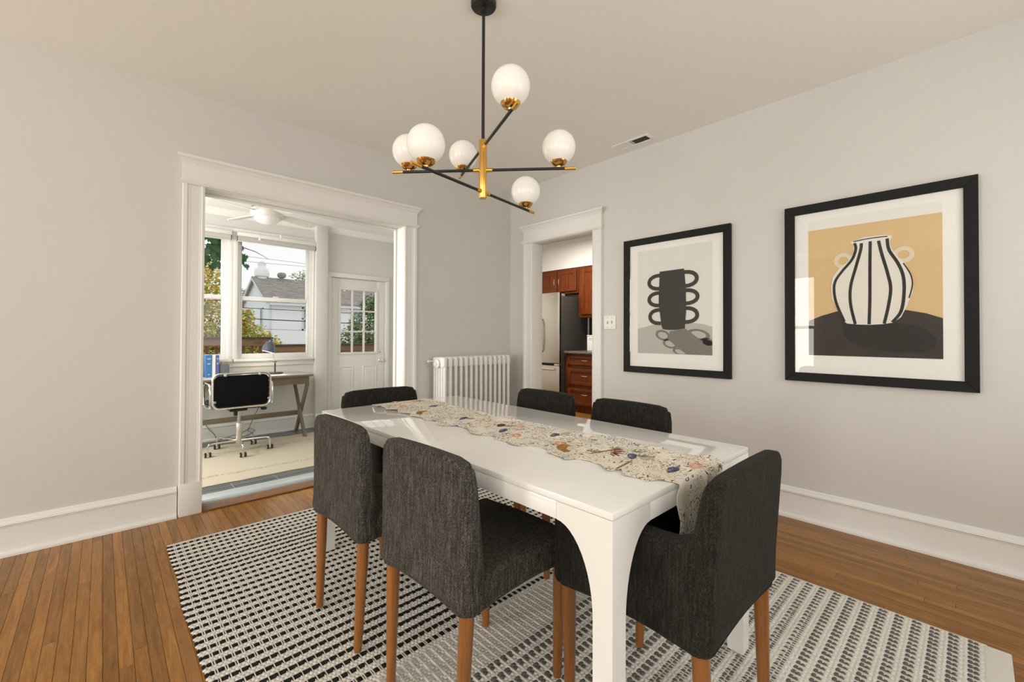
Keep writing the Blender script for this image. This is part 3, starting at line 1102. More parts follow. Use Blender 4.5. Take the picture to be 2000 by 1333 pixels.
def make_chair(arms, w, label):
    ch = thing('dining_chair', label, 'chair', group='dining chairs around the white table')
    d, zb, zs, zt = .235, .398, .495, .815

    def back(x, y, z):
        x, z = corner_round(x, z, w, zt, .055)
        if z < zb+.05:
            z += .016*(1-(x/w)**2)*max(0, 1-(z-zb)/.05)
        k = max(0, min(1, (z-.50)/.30))
        y = -d+(y+d)*(1-.44*k)-(.026 if arms else 0)*max(0, (z-.42)/.4)   # back thins out and leans towards the top
        z += .006*math.cos(x/w*H90)*max(0, (z-.7)/.12)
        flare = .008*max(0, 1-(z-zb)/.10)
        return x*(1+flare/w), y-flare*.5, z
    G().rbox(-w, w, -d, -d+.082, zb, zt, .026, 3, (10, 1, 8), back).obj('backrest', 'charcoal_fabric', ch, smooth=60)

    def seat(x, y, z):
        if z > zs-.03:
            z += .012*math.cos(x/w*H90)*math.cos(y/.3*1.2)
        if z < zb+.04:
            k = max(0, 1-(z-zb)/.04)
            z += .014*k*(1-min(1, abs(x/w))**2)+.012*k*(1-min(1, ((y-.02)/.22)**2))*(abs(x)/w)
        return x, y, z
    ws = w-.004
    G().rbox(-ws, ws, -d+.03, d, zb, zs, .024, 3, (10, 8, 1), seat).obj('seat', 'charcoal_fabric', ch, smooth=60)
    if arms:
        for sx in (-1, 1):
            def arm(x, y, z):
                if z > .50:
                    z += .045*max(0, (-y-.12)/.10)**2-.010*max(0, (y-.05)/.18)
                k = max(0, 1-(z-zb)/.05)
                z += .012*k*(1-min(1, (y/.23)**2))
                return x, y, z
            x0, x1 = sorted((sx*(w-.062), sx*(w+.006)))
            G().rbox(x0, x1, -d+.022, d+.004, zb-.002, .655, .026, 3, (1, 10, 5), arm).obj('armrest', 'charcoal_fabric', ch, smooth=60)
    # corded hem along the bottom edge
    pts = []
    for p, q in rrect(w-.007, d-.007, .030, 4):
        pts.append((p, q, zb+.008))
    out = []
    for i, p in enumerate(pts):                      # the hem rises a little between the legs
        q = pts[(i+1) % len(pts)]
        n_ = 8 if math.hypot(q[0]-p[0], q[1]-p[1]) > .1 else 1
        for k in range(n_):
            u = k/n_
            out.append((p[0]+(q[0]-p[0])*u, p[1]+(q[1]-p[1])*u, p[2]+(.014*math.sin(u*PI) if n_ > 1 else 0)))
    pts = out
    G().tube(pts, .0065, 8, closed=True).obj('hem', 'charcoal_fabric', ch)
    for sx in (-1, 1):
        for sy in (-1, 1):
            xt, yt = sx*(w-.032), sy*(d-.034)
            xb, yb = sx*(w-.045), (d-.030 if sy > 0 else -d+.020)
            P = [Vector((xt+(xb-xt)*k, yt+(yb-yt)*k, .43*(1-k))) for k in (0, .3, .7, .97, 1)]
            G().tube(P, [.0215, .0205, .0175, .0148, .0135], 18).obj('leg', 'chair_leg_wood', ch)
    return ch


RUGZ = .014
c1 = make_chair(False, .226, 'armless charcoal dining chair on the side away from the pictures, nearer the sunroom')
CH = [(c1, (-2.365, -1.765), -H90+.02)]
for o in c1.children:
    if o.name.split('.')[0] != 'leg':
        o.data.materials[0] = MATS['charcoal_fabric_lit']
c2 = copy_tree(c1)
c2['label'] = 'armless charcoal dining chair on the side away from the pictures, nearer the runner drop'
CH.append((c2, (-2.342, -2.350), -H90+math.radians(2.0)))
c3 = make_chair(False, .226, '')
c3['label'] = 'armless charcoal dining chair on the picture side of the table, nearer the radiator'
CH.append((c3, (-1.515, -1.71), H90))
c4 = copy_tree(c3)
c4['label'] = 'armless charcoal dining chair on the picture side of the table, nearer the runner drop'
CH.append((c4, (-1.515, -2.287), H90-.02))
c5 = make_chair(True, .248, 'charcoal armchair at the table end where the runner hangs down')
CH.append((c5, (-2.002, -2.845), 0))
c6 = copy_tree(c5)
c6['label'] = 'charcoal chair at the table end nearest the sunroom opening'
CH.append((c6, (-1.995, -1.19), PI))
for o, (x, y), r in CH:
    o.location = (x, y, RUGZ)
    o.rotation_euler = (0, 0, r)

# ------------------------------------------------------------------ woven rug
RX0, RX1, RY0, RY1 = -3.0, -.838, -3.585, -.470
rug = thing('woven_rug', 'cream rug woven with black and grey checks under the dining table', 'rug', (0, 0, 0))
def wavy(y):
    return .005*math.sin(y*6.1)+.003*math.sin(y*13+1)
v, f = [], []
NYr = 60
for j in range(NYr+1):
    y = RY0+(RY1-RY0)*j/NYr
    a, b = RX0+wavy(y), RX1+.5*wavy(y+1.7)
    v += [(a, y, .001), (b, y, .001), (b, y, .0075), (a, y, .0075)]
for j in range(NYr):
    for k in range(4):
        f.append((j*4+k, j*4+(k+1) % 4, j*4+4+(k+1) % 4, j*4+4+k))
f += [(0, 1, 2, 3), tuple(NYr*4+k for k in (3, 2, 1, 0))]
G().add(v, f).obj('rug_backing', 'yarn_cream', rug, smooth=30)
for y0, y1 in ((RY1-.018, RY1+.004), (RY0-.004, RY0+.062)):
    G().rbox(RX0+wavy(y0), RX1+.3*wavy(y1), y0, y1, .002, .0105, .003, 2).obj('hem', 'yarn_pale' if y0 > -1 else 'yarn_cream', rug)


def bump_into(V, Fc, x, y, ax, ay, h, z0=.0065, n=6):
    o = len(V)
    for s, zz in ((1, z0), (.72, z0+h*.75)):
        for k in range(n):
            t = 2*PI*(k+.5)/n
            c_, s_ = math.cos(t), math.sin(t)
            # squarish tuft
            m_ = max(abs(c_), abs(s_))
            q = .55+.45/m_*.85
            V.append((x+ax*c_*s*q, y+ay*s_*s*q, zz))
    V.append((x, y, z0+h))
    for k in range(n):
        k2 = (k+1) % n
        Fc.append((o+k, o+k2, o+n+k2, o+n+k))
        Fc.append((o+n+k, o+n+k2, o+2*n))


yarns = {k: ([], []) for k in ('yarn_black', 'yarn_grey', 'yarn_cream', 'yarn_pale')}
pit_, cell = .0525, .0300
y = RY1-.030
rr = random.Random(3)
ri = 0
while y > RY0+.075:
    zone = 'black' if y > -2.115 else ('pale' if y > -2.335 else 'grey')
    a, b = RX0+wavy(y), RX1+.5*wavy(y+1.7)
    n = int((b-a)/cell)
    for i in range(n):
        xc = a+(i+.5)*(b-a)/n
        jx, jy = rr.uniform(-.0012, .0012), rr.uniform(-.001, .001)
        if zone == 'black':
            V, Fc = yarns['yarn_black']
            bump_into(V, Fc, xc+jx, y+jy, .0100, .0118, .0058*rr.uniform(.75, 1.25))
            if i == 0:
                bump_into(V, Fc, a+.001, y+jy, .0075, .0135, .0062)
        elif zone == 'grey':
            V, Fc = yarns['yarn_grey']
            for s in (-1, 1):
                bump_into(V, Fc, xc+jx+s*.0025, y+s*.0072, .0146, .0094, .0050*rr.uniform(.7, 1.2))
        else:
            V, Fc = yarns['yarn_pale']
            for s in (-1, 1):
                bump_into(V, Fc, xc+jx, y+s*.0066, .0138, .0068, .0042*rr.uniform(.7, 1.2))
    V, Fc = yarns['yarn_cream' if zone != 'pale' else 'yarn_pale']
    n2 = n*2
    for s in (-.0197, -.0328):
        for i in range(n2):
            xc = a+(i+.25+(.5 if s < -.03 else 0))*(b-a)/n2
            bump_into(V, Fc, xc, y+s+rr.uniform(-.0006, .0006), .0100, .0076, .0042*rr.uniform(.8, 1.15))
    y -= pit_
    ri += 1
for nm, mat, lb in (('black_yarn', 'yarn_black', 'black yarn checks'), ('grey_yarn', 'yarn_grey', 'grey yarn stripes'), ('cream_yarn', 'yarn_cream', 'cream rope rows'), ('pale_yarn', 'yarn_pale', 'pale cream band')):
    o = G()
    o.v, o.f = yarns[mat]
    o = o.obj(nm, mat, rug, smooth=80, clean=False)
    o['kind'] = 'stuff'
    o['label'] = lb
# dark ground strips seen between the warp threads of the black rows, and the paired warp threads
g = G()
y = RY1-.030
while y > -2.115:
    g.box(RX0+.012, RX1-.012, y-.011, y+.011, .0076, .0080)
    y -= pit_
o = g.obj('dark_ground', 'yarn_black', rug, smooth=0, clean=False)
o['kind'] = 'stuff'
g = G()
n = int((RX1-RX0)/cell)
for i in range(n):
    xc = RX0+(i+1)*(RX1-RX0)/n
    for s in (-.0036, .0036):
        g.box(xc+s-.0018, xc+s+.0018, -2.12, RY1-.02, .0066, .0094)
        g.box(xc+s*.4-.0008, xc+s*.4+.0008, RY0+.06, -2.12, .0066, .0112)
o = g.obj('warp_threads', 'yarn_cream', rug, smooth=0, clean=False)
o['kind'] = 'stuff'

# ------------------------------------------------------------------ chandelier
cx, cy = -1.974, -1.923
cl = thing('chandelier', 'black and brass pendant light with six white globes over the table', 'chandelier', (cx, cy, 1.81))
Z = lambda z: z-1.81
G().lathe([(0, Z(2.7395)), (.060, Z(2.7395)), (.060, Z(2.722)), (.056, Z(2.716)), (.014, Z(2.712)), (.012, Z(2.69)), (0, Z(2.69))], n=32).obj('canopy', 'black_metal', cl)
G().tube([(0, 0, Z(2.70)), (0, 0, Z(2.08))], .0075, 14).obj('rod', 'black_metal', cl)
G().lathe([(.0, Z(2.086)), (.017, Z(2.086)), (.0185, Z(2.083)), (.0185, Z(1.814)), (.017, Z(1.811)), (0, Z(1.811))], n=28).obj('hub', 'brass', cl)
gl = G().lathe([(.077*math.sin(a), .077*math.cos(a)) for a in [PI*k/20 for k in range(21)]], n=32).mesh('globe', 'globe_glass', smooth=80)
for z, ang in ((2.053, math.radians(-111.7)), (1.944, math.radians(-47.3)), (1.842, math.radians(-169.6))):
    dx, dy = math.cos(ang), math.sin(ang)
    ar = G().tube([(-dx*.425, -dy*.425, Z(z)), (dx*.425, dy*.425, Z(z))], .0068, 12).obj('arm', 'black_metal', cl)
    G().tube([(-dx*.045, -dy*.045, Z(z)), (dx*.045, dy*.045, Z(z))], .0098, 14).obj('arm_sleeve', 'brass', ar)
    for s in (-1, 1):
        G().tube([(s*dx*.382, s*dy*.382, Z(z)), (s*dx*.432, s*dy*.432, Z(z))], .0078, 12).obj('arm_tip', 'brass', ar)
        px, py = s*dx*.355, s*dy*.355
        G().lathe([(.0, .004), (.010, .004), (.012, .010), (.026, .014), (.036, .024), (.0405, .036), (.039, .037), (.034, .026), (0, .018)], (px, py, Z(z)), 24).obj('globe_cup', 'brass_shiny', ar)
        inst('globe', gl, ar, (px, py, Z(z)+.099))

# ------------------------------------------------------------------ framed pictures


def picture(y0, y1, z0, z1, fw, label):
    """hangs on the right wall between y0 (near the corner) and y1; local frame u = distance along -y from y0, v = z-z0"""
    w, h = y1-y0, z1-z0
    t = thing('framed_picture', label, 'picture', (-.002, -(y0+y1)/2, z0), group='framed prints on the picture wall')
    pt = lambda u, v, n: (-n, (w/2-(u-y0)), v-z0)
    d = .030

    def fr(a, b, c, e):   # mitred rail given outer a,b and inner c,e points in (u,v)
        g = G()
        g.add([pt(*a, 0), pt(*b, 0), pt(*e, 0), pt(*c, 0), pt(*a, d), pt(*b, d), pt(*e, d-.004), pt(*c, d-.004)],
              [(0, 1, 2, 3), (7, 6, 5, 4), (0, 4, 5, 1), (1, 5, 6, 2), (2, 6, 7, 3), (3, 7, 4, 0)])
        g.obj('frame_rail', 'black_frame', t, bevel=.0012, seg=1)
    A, B, C_, D = (y0, z0), (y1, z0), (y1, z1), (y0, z1)
    a, b, c, d_ = (y0+fw, z0+fw), (y1-fw, z0+fw), (y1-fw, z1-fw), (y0+fw, z1-fw)
    for p, q, r, s in ((A, B, a, b), (B, C_, b, c), (C_, D, c, d_), (D, A, d_, a)):
        fr(p, q, r, s)

    def sheet(name, mat, poly, n, th=.0003):
        n = .010+(n-.010)*2
        G().prism(poly, lambda u, v, h: pt(u, v, h), n-th, n).obj(name, mat, t, smooth=0)
    rect = lambda u0, u1, v0, v1: [(u0, v0), (u1, v0), (u1, v1), (u0, v1)]
    sheet('mat_board', 'mat_board', rect(y0+.02, y1-.02, z0+.02, z1-.02), .010, .004)
    G().box(-.0205, -.0185, -(w/2-fw+.004), w/2-fw+.004, fw-.004, h-fw+.004).obj('glass_pane', 'picture_glass', t, smooth=0)
    return t, sheet, rect


def ringpoly(outer, inner):
    return outer+[outer[0], inner[0]]+inner[:0:-1]+[inner[0]]


def dring(xw, xo, xi, zt_, zb_, th, n=10):
    """D handle: attaches at u = xw, reaches out to xo; inner reach xi; returns outline polygon"""
    zc, r = (zt_+zb_)/2, (zt_-zb_)/2
    o = [(xw+(xo-xw)*math.cos(a)**.75 if math.cos(a) > 0 else xw, zc+r*math.sin(a)) for a in [-H90+PI*k/n for k in range(n+1)]]
    i = [(xw+(xi-xw)*math.cos(a)**.75 if math.cos(a) > 1e-9 else xw, zc+(r-th)*math.sin(a)) for a in [-H90+PI*k/n for k in range(n+1)]]
    return o+i[::-1]


p1, sheet, rect = picture(1.452, 2.320, .862, 1.972, .052, 'black framed print of a dark vessel with six ring handles')
sheet('print_sheet', 'print_light', rect(1.578, 2.187, 1.024, 1.868), .0106)
sheet('printed_table', 'print_grey', [(1.578, 1.226), (1.721, 1.258), (1.888, 1.269), (2.044, 1.266), (2.118, 1.258), (2.187, 1.235), (2.187, 1.024), (1.578, 1.024)], .0110)
sheet('printed_shadow', 'print_shadow', [(1.858, 1.204), (1.987, 1.223), (2.1, 1.139), (2.187, 1.086), (2.187, 1.026), (1.996, 1.026), (1.923, 1.075), (1.847, 1.141)], .0114)
for u0, v0, ru, rv, sl, cut in ((1.80, 1.172, .062, .042, -.3, 0), (1.862, 1.105, .062, .036, -.3, 0), (1.945, 1.045, .062, .028, -.3, 1), (2.085, 1.178, .088, .042, -.25, 0), (2.155, 1.118, .06, .034, -.25, 2)):
    o_, i_ = [], []
    for k in range(20):
        a = 2*PI*k/20
        cu, cv = math.cos(a), math.sin(a)
        P = lambda s, q: (min(2.187, u0+ru*s*cu), max(1.027, v0+rv*q*cv+sl*ru*s*cu*.6))
        o_.append(P(1, 1))
        i_.append(P(.66, .62))
    sheet('printed_shadow_ring', 'print_shadow', ringpoly(o_, i_), .0117)
sheet('printed_vessel', 'print_dark', [(1.774, 1.682), (1.975, 1.687), (1.982, 1.615), (1.99, 1.539), (1.99, 1.473), (1.992, 1.364), (1.983, 1.256), (1.982, 1.225), (1.93, 1.216), (1.888, 1.214), (1.84, 1.215), (1.801, 1.221), (1.79, 1.249), (1.78, 1.318), (1.766, 1.427), (1.767, 1.506), (1.772, 1.605)], .0122)
for zt_, zb_, xl, xr in ((1.668, 1.530, 1.666, 2.089), (1.528, 1.395, 1.666, 2.095), (1.391, 1.252, 1.674, 2.092)):
    sheet('printed_handle', 'print_dark', dring(1.785, xl, xl+.031, zt_, zb_, .030), .0119)
    sheet('printed_handle', 'print_dark', dring(1.972, xr, xr-.030, zt_+.006, zb_+.006, .030), .0119)

p2, sheet, rect = picture(2.657, 3.521, .884, 2.000, .054, 'black framed print of a striped vase on a tan ground')
sheet('art_paper', 'art_paper', rect(2.785, 3.389, 1.050, 1.897), .0104)
sheet('printed_ground', 'print_tan', rect(2.785, 3.389, 1.050, 1.835), .0108)
sheet('printed_table', 'print_dark', [(2.785, 1.265), (2.846, 1.294), (2.929, 1.321), (3.035, 1.331), (3.148, 1.330), (3.242, 1.318), (3.323, 1.297), (3.389, 1.268), (3.389, 1.050), (2.785, 1.050)], .0112)
sheet('printed_shadow', 'print_black', [(2.957, 1.256), (2.962, 1.181), (2.998, 1.135), (3.07, 1.097), (3.189, 1.078), (3.315, 1.082), (3.36, 1.109), (3.364, 1.161), (3.331, 1.202), (3.285, 1.234), (3.189, 1.246)], .0116)
for u0, v0 in ((2.962, 1.626), (3.234, 1.628)):
    o_, i_ = [], []
    for k in range(24):
        a = 2*PI*k/24
        o_.append((u0+.046*math.cos(a), v0+.046*math.sin(a)))
        i_.append((u0+.024*math.cos(a), v0+.024*math.sin(a)))
    sheet('printed_handle', 'print_pale', ringpoly(o_, i_), .0116)
VASE = [(2.996, 1.733), (3.012, 1.713), (3.010, 1.662), (2.982, 1.614), (2.944, 1.583), (2.911, 1.534), (2.901, 1.475), (2.906, 1.404), (2.934, 1.332), (2.957, 1.268), (2.98, 1.246), (3.035, 1.239), (3.088, 1.237), (3.148, 1.240), (3.189, 1.248), (3.222, 1.278), (3.246, 1.336), (3.27, 1.415), (3.274, 1.467), (3.263, 1.522), (3.239, 1.578), (3.207, 1.625), (3.183, 1.671), (3.175, 1.711), (3.188, 1.742), (3.159, 1.750), (3.064, 1.752)]
sheet('printed_vase', 'print_white', VASE, .0120)


def smooth_line(pts, n=6):
    out = []
    P = [pts[0]]+pts+[pts[-1]]
    for i in range(1, len(P)-2):
        for k in range(n):
            t = k/n
            q = []
            for a in range(2):
                p0, p1_, p2_, p3 = P[i-1][a], P[i][a], P[i+1][a], P[i+2][a]
                q.append(.5*(2*p1_+(p2_-p0)*t+(2*p0-5*p1_+4*p2_-p3)*t*t+(3*p1_-p0-3*p2_+p3)*t**3))
            out.append(tuple(q))
    out.append(pts[-1])
    return out


def ribbon(pts, w):
    pts = smooth_line(pts)
    L, Rr = [], []
    for i, p in enumerate(pts):
        a, b = pts[max(0, i-1)], pts[min(len(pts)-1, i+1)]
        d = Vector((b[0]-a[0], b[1]-a[1])).normalized()
        L.append((p[0]-d.y*w/2, p[1]+d.x*w/2))
        Rr.append((p[0]+d.y*w/2, p[1]-d.x*w/2))
    return L+Rr[::-1]


for st, w in (([(3.017, 1.724), (3.023, 1.689), (3.005, 1.628), (2.958, 1.564), (2.925, 1.509), (2.917, 1.451), (2.929, 1.368), (2.967, 1.258)], .014),
              ([(3.049, 1.719), (3.046, 1.68), (3.023, 1.58), (2.998, 1.468), (2.997, 1.364), (3.019, 1.242)], .015),
              ([(3.09, 1.724), (3.088, 1.573), (3.087, 1.394), (3.083, 1.240)], .015),
              ([(3.127, 1.722), (3.141, 1.644), (3.166, 1.531), (3.179, 1.443), (3.169, 1.345), (3.15, 1.242)], .015),
              ([(3.165, 1.729), (3.173, 1.662), (3.211, 1.581), (3.233, 1.503), (3.235, 1.406), (3.222, 1.31), (3.185, 1.250)], .015),
              ([(3.233, 1.58), (3.262, 1.516), (3.270, 1.457), (3.256, 1.383)], .006)):
    sheet('printed_stripe', 'print_black', ribbon(st, w), .0124)
sheet('printed_rim', 'print_black', ribbon([(3.012, 1.733), (3.064, 1.740), (3.125, 1.742), (3.167, 1.741)], .006), .0124)

# ------------------------------------------------------------------ radiator
rad = thing('radiator', 'white cast iron column radiator in the corner by the kitchen doorway', 'radiator', (-.63, -.152, 0))
cols, pitch, ns = 5, .0595, 14
g = G()
dep = .195
for k in range(cols):
    yy = -dep/2+.018+k*(dep-.036)/(cols-1)
    g.tube([(0, yy, .16), (0, yy, .90)], .0165, 10)
g.rbox(-.0245, .0245, -dep/2, dep/2, .865, .965, .022, 3, (1, 3, 1))
g.rbox(-.0245, .0245, -dep/2, dep/2, .095, .185, .022, 3, (1, 3, 1))
for z in (.905, .14):
    g.lathe([(.030, -pitch/2), (.030, pitch/2)], (0, 0, z), 14, 'X')
sm = g.mesh('section', 'radiator_paint', smooth=50)
for i in range(ns):
    inst('section', sm, rad, ((i-(ns-1)/2)*pitch, 0, 0))
xe = -(ns-1)/2*pitch
for s in (-1, 1):
    for yy in (-.06, .06):
        G().tube([(s*-xe, yy, .11), (s*-xe, yy, .05), (s*-xe, yy*1.15, .0)], [.018, .014, .019], 10).obj('foot', 'radiator_paint', rad)
G().lathe([(.040, -.030), (.040, -.038), (.033, -.044), (.018, -.046), (.016, -.056), (0, -.056)], (xe, 0, .905), 20, 'X').obj('end_plug', 'radiator_paint', rad)
G().tube([(xe-.02, .075, .925), (xe-.05, .075, .925), (xe-.065, .075, .925)], [.007, .007, .010], 10).lathe([(.013, -.012), (.013, .012)], (xe-.072, .075, .925), 12, 'X').obj('air_valve', 'radiator_paint', rad)

# ------------------------------------------------------------------ small wall and ceiling fittings
sw = thing('light_switch', 'white double toggle switch plate between kitchen doorway and vessel picture', 'light switch', (-.001, -1.297, 1.284))
G().rbox(-.007, 0, -.062, .062, -.060, .060, .003, 2).obj('plate', 'white_plastic', sw)
for s in (-1, 1):
    G().box(-.0085, -.006, s*.022-.006, s*.022+.006, -.013, .013).obj('slot', 'grey_plastic', sw)
    G().box(-.0175, -.006, s*.022-.004, s*.022+.004, -.001 if s > 0 else -.010, .010 if s > 0 else .001).obj('toggle', 'white_plastic', sw, bevel=.001)
    for z in (-.042, .042):
        G().lathe([(.0035, -.0078), (.002, -.0086), (0, -.0088)], (0, s*.022, z), 8, 'X').obj('screw', 'grey_plastic', sw)
vt = thing('ceiling_vent', 'white slotted ceiling register near the picture wall', 'vent', (-.148, -1.612, 2.7395))
vw, vl = .062, .165
g = G()
g.box(-vw, vw, -vl, -vl+.028, -.006, 0).box(-vw, vw, vl-.028, vl, -.006, 0).box(-vw, -vw+.022, -vl+.028, vl-.028, -.006, 0).box(vw-.022, vw, -vl+.028, vl-.028, -.006, 0).box(-vw+.02, vw-.02, -.004, .004, -.005, 0)
g.obj('frame', 'ceiling_paint', vt, bevel=.002)
G().box(-vw+.02, vw-.02, -vl+.026, vl-.026, -.0008, 0).obj('duct', 'dark_gap', vt, smooth=0)
for k in range(22):
    y = -vl+.034+k*(2*vl-.068)/21
    if abs(y) < .007:
        continue
    s = 1 if y < 0 else -1
    g = G()
    g.add([(-vw+.021, y-.0045*1, -.001), (vw-.021, y-.0045, -.001), (vw-.021, y+.0045*s*s, -.0055), (-vw+.021, y+.0045, -.0055),
           (-vw+.021, y-.0035, -.0008), (vw-.021, y-.0035, -.0008), (vw-.021, y+.0052, -.005), (-vw+.021, y+.0052, -.005)] if s < 0 else
          [(-vw+.021, y+.0025, -.001), (vw-.021, y+.0025, -.001), (vw-.021, y-.0015, -.0055), (-vw+.021, y-.0015, -.0055),
           (-vw+.021, y+.0033, -.0008), (vw-.021, y+.0033, -.0008), (vw-.021, y-.0006, -.005), (-vw+.021, y-.0006, -.005)],
          [(0, 1, 2, 3), (7, 6, 5, 4), (0, 4, 5, 1), (1, 5, 6, 2), (2, 6, 7, 3), (3, 7, 4, 0)])
    g.obj('louver', 'ceiling_paint', vt, smooth=0)

# ------------------------------------------------------------------ sunroom furniture
g = G()
def rug_edge(y, k):
    return y+.006*math.sin(k*2.1)+.004*math.sin(k*5.3)
v, f = [], []
for k in range(41):
    x = -3.6+3.4*k/40
    v += [(x, rug_edge(.745, k), SZ+.001), (x, rug_edge(.745, k), SZ+.009), (x, rug_edge(2.2, k+9), SZ+.009), (x, rug_edge(2.2, k+9), SZ+.001)]
for k in range(40):
    for q in range(4):
        f.append((k*4+q, k*4+(q+1) % 4, k*4+4+(q+1) % 4, k*4+4+q))
f += [(0, 1, 2, 3), (163, 162, 161, 160)]
o = g.add(v, f).obj('area_rug', 'jute_rug', smooth=30)
tag(o, 'flat beige rug with faint brown bands on the slate sunroom floor', 'rug')

dk = thing('desk', 'weathered wood desk with crossed legs under the sunroom window', 'desk', (-2.08, 2.25, SZ))
L = lambda x, y, z: (x+2.08, y-2.25, z-SZ)


def lbox(g, x0, x1, y0, y1, z0, z1):
    a, b = L(x0, y0, z0), L(x1, y1, z1)
    return g.box(a[0], b[0], a[1], b[1], a[2], b[2])


lbox(G(), -2.76, -1.408, 1.985, 2.512, .662, .688).obj('desktop', 'desk_top_paint', dk, bevel=.003)
lbox(G(), -2.765, -1.404, 1.981, 2.0, .662, .6865).obj('desktop_edge', 'desk_wood', dk, bevel=.003)
lbox(G(), -2.72, -1.44, 2.02, 2.04, .572, .661).obj('front_apron', 'desk_wood', dk, bevel=.002)
lbox(G(), -2.72, -1.44, 2.47, 2.49, .572, .661).obj('back_apron', 'desk_wood', dk, bevel=.002)
lbox(G(), -1.46, -1.44, 2.041, 2.469, .572, .661).obj('side_apron', 'desk_wood', dk, bevel=.002)
lbox(G(), -2.72, -2.70, 2.041, 2.469, .572, .661).obj('side_apron', 'desk_wood', dk, bevel=.002)
for xc in (-1.468, -2.692):
    for i, (ya, yb) in enumerate(((2.03, 2.45), (2.45, 2.03))):
        g = G()
        o_ = -.013 if i else .013
        x0, x1 = xc+o_-.014, xc+o_+.014
        zt_, zb_ = .575, SZ+(.010 if min(yb, 9) < 2.2 else .001)
        w_ = .030
        v = []
        for x in (x0, x1):
            v += [L(x, ya-w_, zt_), L(x, ya+w_, zt_), L(x, yb+w_, zb_), L(x, yb-w_, zb_)]
        g.add(v, [(0, 1, 2, 3), (7, 6, 5, 4), (0, 4, 5, 1), (1, 5, 6, 2), (2, 6, 7, 3), (3, 7, 4, 0)]).obj('leg', 'desk_leg_wood', dk, bevel=.002)
    G().lathe([(.006, -.034), (.006, .034)], L(xc, 2.24, .253), 8, 'X').obj('bolt', 'black_metal', dk)
lbox(G(), -2.68, -1.482, 2.292, 2.318, .165, .220).obj('stretcher', 'desk_wood', dk, bevel=.002)

oc = thing('office_chair', 'black and chrome swivel office chair on casters in front of desk', 'office chair', (-2.215, 1.80, SZ+.009), .02)


oz = -(SZ+.009)
bx_, by_, bz_ = -.028, -.255, .605+oz
pr = rrect(.238, .150, .05)
G().prism(pr, lambda p, q, h: (bx_+p, by_+h+.02*q, bz_+q), -.012, .022).obj('back_pad', 'chair_mesh', oc, bevel=.006)
pf = rrect(.252, .168, .06)
G().tube([(bx_+p, by_-.006+.02*q, bz_+q) for p, q in pf], .0105, 10, closed=True).obj('back_frame', 'chrome', oc)
for p, q in ((-.15, .155), (.15, .155), (-.235, -.10), (.235, -.10)):
    G().rbox(bx_+p-.012, bx_+p+.012, by_-.022, by_-.006, bz_+q-.012, bz_+q+.010, .004, 2).obj('clip', 'chrome', oc)
G().rbox(bx_-.235, bx_+.235, -.22, .24, .425+oz, .475+oz, .022, 3, (4, 4, 1)).obj('seat_pad', 'black_plastic', oc)
for s in (-1, 1):
    G().tube([(bx_+s*.250, -.25, .44+oz), (bx_+s*.250, .24, .445+oz)], .0105, 10).obj('seat_rail', 'chrome', oc)
    loop = [(bx_+s*.272, y_, z_+oz) for y_, z_ in ((-.262, .47), (-.266, .60), (-.25, .655), (-.21, .672), (-.02, .672), (.03, .655), (.045, .61), (.045, .50), (.03, .455), (-.02, .44), (-.22, .44), (-.255, .45))]
    G().tube(loop, .0095, 10, closed=True).obj('armrest', 'chrome', oc)
G().rbox(bx_-.08, bx_+.08, -.13, .13, .375+oz, .424+oz, .012, 2).obj('tilt_mechanism', 'black_plastic', oc)
G().rbox(bx_-.045, bx_-.015, -.15, -.10, .335+oz, .40+oz, .005, 2).obj('tension_knob', 'black_plastic', oc)
G().tube([(bx_+.05, -.05, .392+oz), (bx_+.17, -.13, .398+oz), (bx_+.21, -.16, .395+oz)], .004, 8).rbox(bx_+.195, bx_+.245, -.185, -.135, .372+oz, .402+oz, .010, 2).obj('lever', 'black_plastic', oc)
G().lathe([(.0165, .20+oz), (.0165, .38+oz)], n=18).obj('gas_piston', 'chrome', oc)
G().lathe([(.022, .02+oz), (.029, .03+oz), (.029, .228+oz), (.026, .234+oz), (0, .234+oz)], n=20).obj('column', 'satin_steel', oc)
for k in range(5):
    a = math.radians(-95+72*k)
    dx, dy = math.cos(a), math.sin(a)
    G().tube([(dx*.022, dy*.022, .055+oz), (dx*.12, dy*.12, .062+oz), (dx*.255, dy*.255, .066+oz), (dx*.278, dy*.278, .060+oz), (dx*.288, dy*.288, .042+oz), (dx*.288, dy*.288, -.012+oz)],
             [.013, .012, .010, .010, .0095, .009], 10).obj('base_leg', 'chrome', oc)
    cs = G().lathe([(.010, .0), (.010, .018)], (dx*.288, dy*.288, .036), 10).rbox(dx*.288-.012, dx*.288+.012, dy*.288-.016, dy*.288+.016, .016, .046, .006, 2).obj('caster', 'chrome', oc)
    for s in (-1, 1):
        G().lathe([(.0, -.008), (.018, -.008), (.0245, -.005), (.0245, .005), (.018, .008), (0, .008)], (dx*.288+s*.0205, dy*.288-.008, .0250), 16, 'X').obj('wheel', 'rubber', cs)
        G().lathe([(.013, -.0088), (.013, .0088)], (dx*.288+s*.0205, dy*.288-.008, .0250), 12, 'X').obj('hub_cap', 'satin_steel', cs)

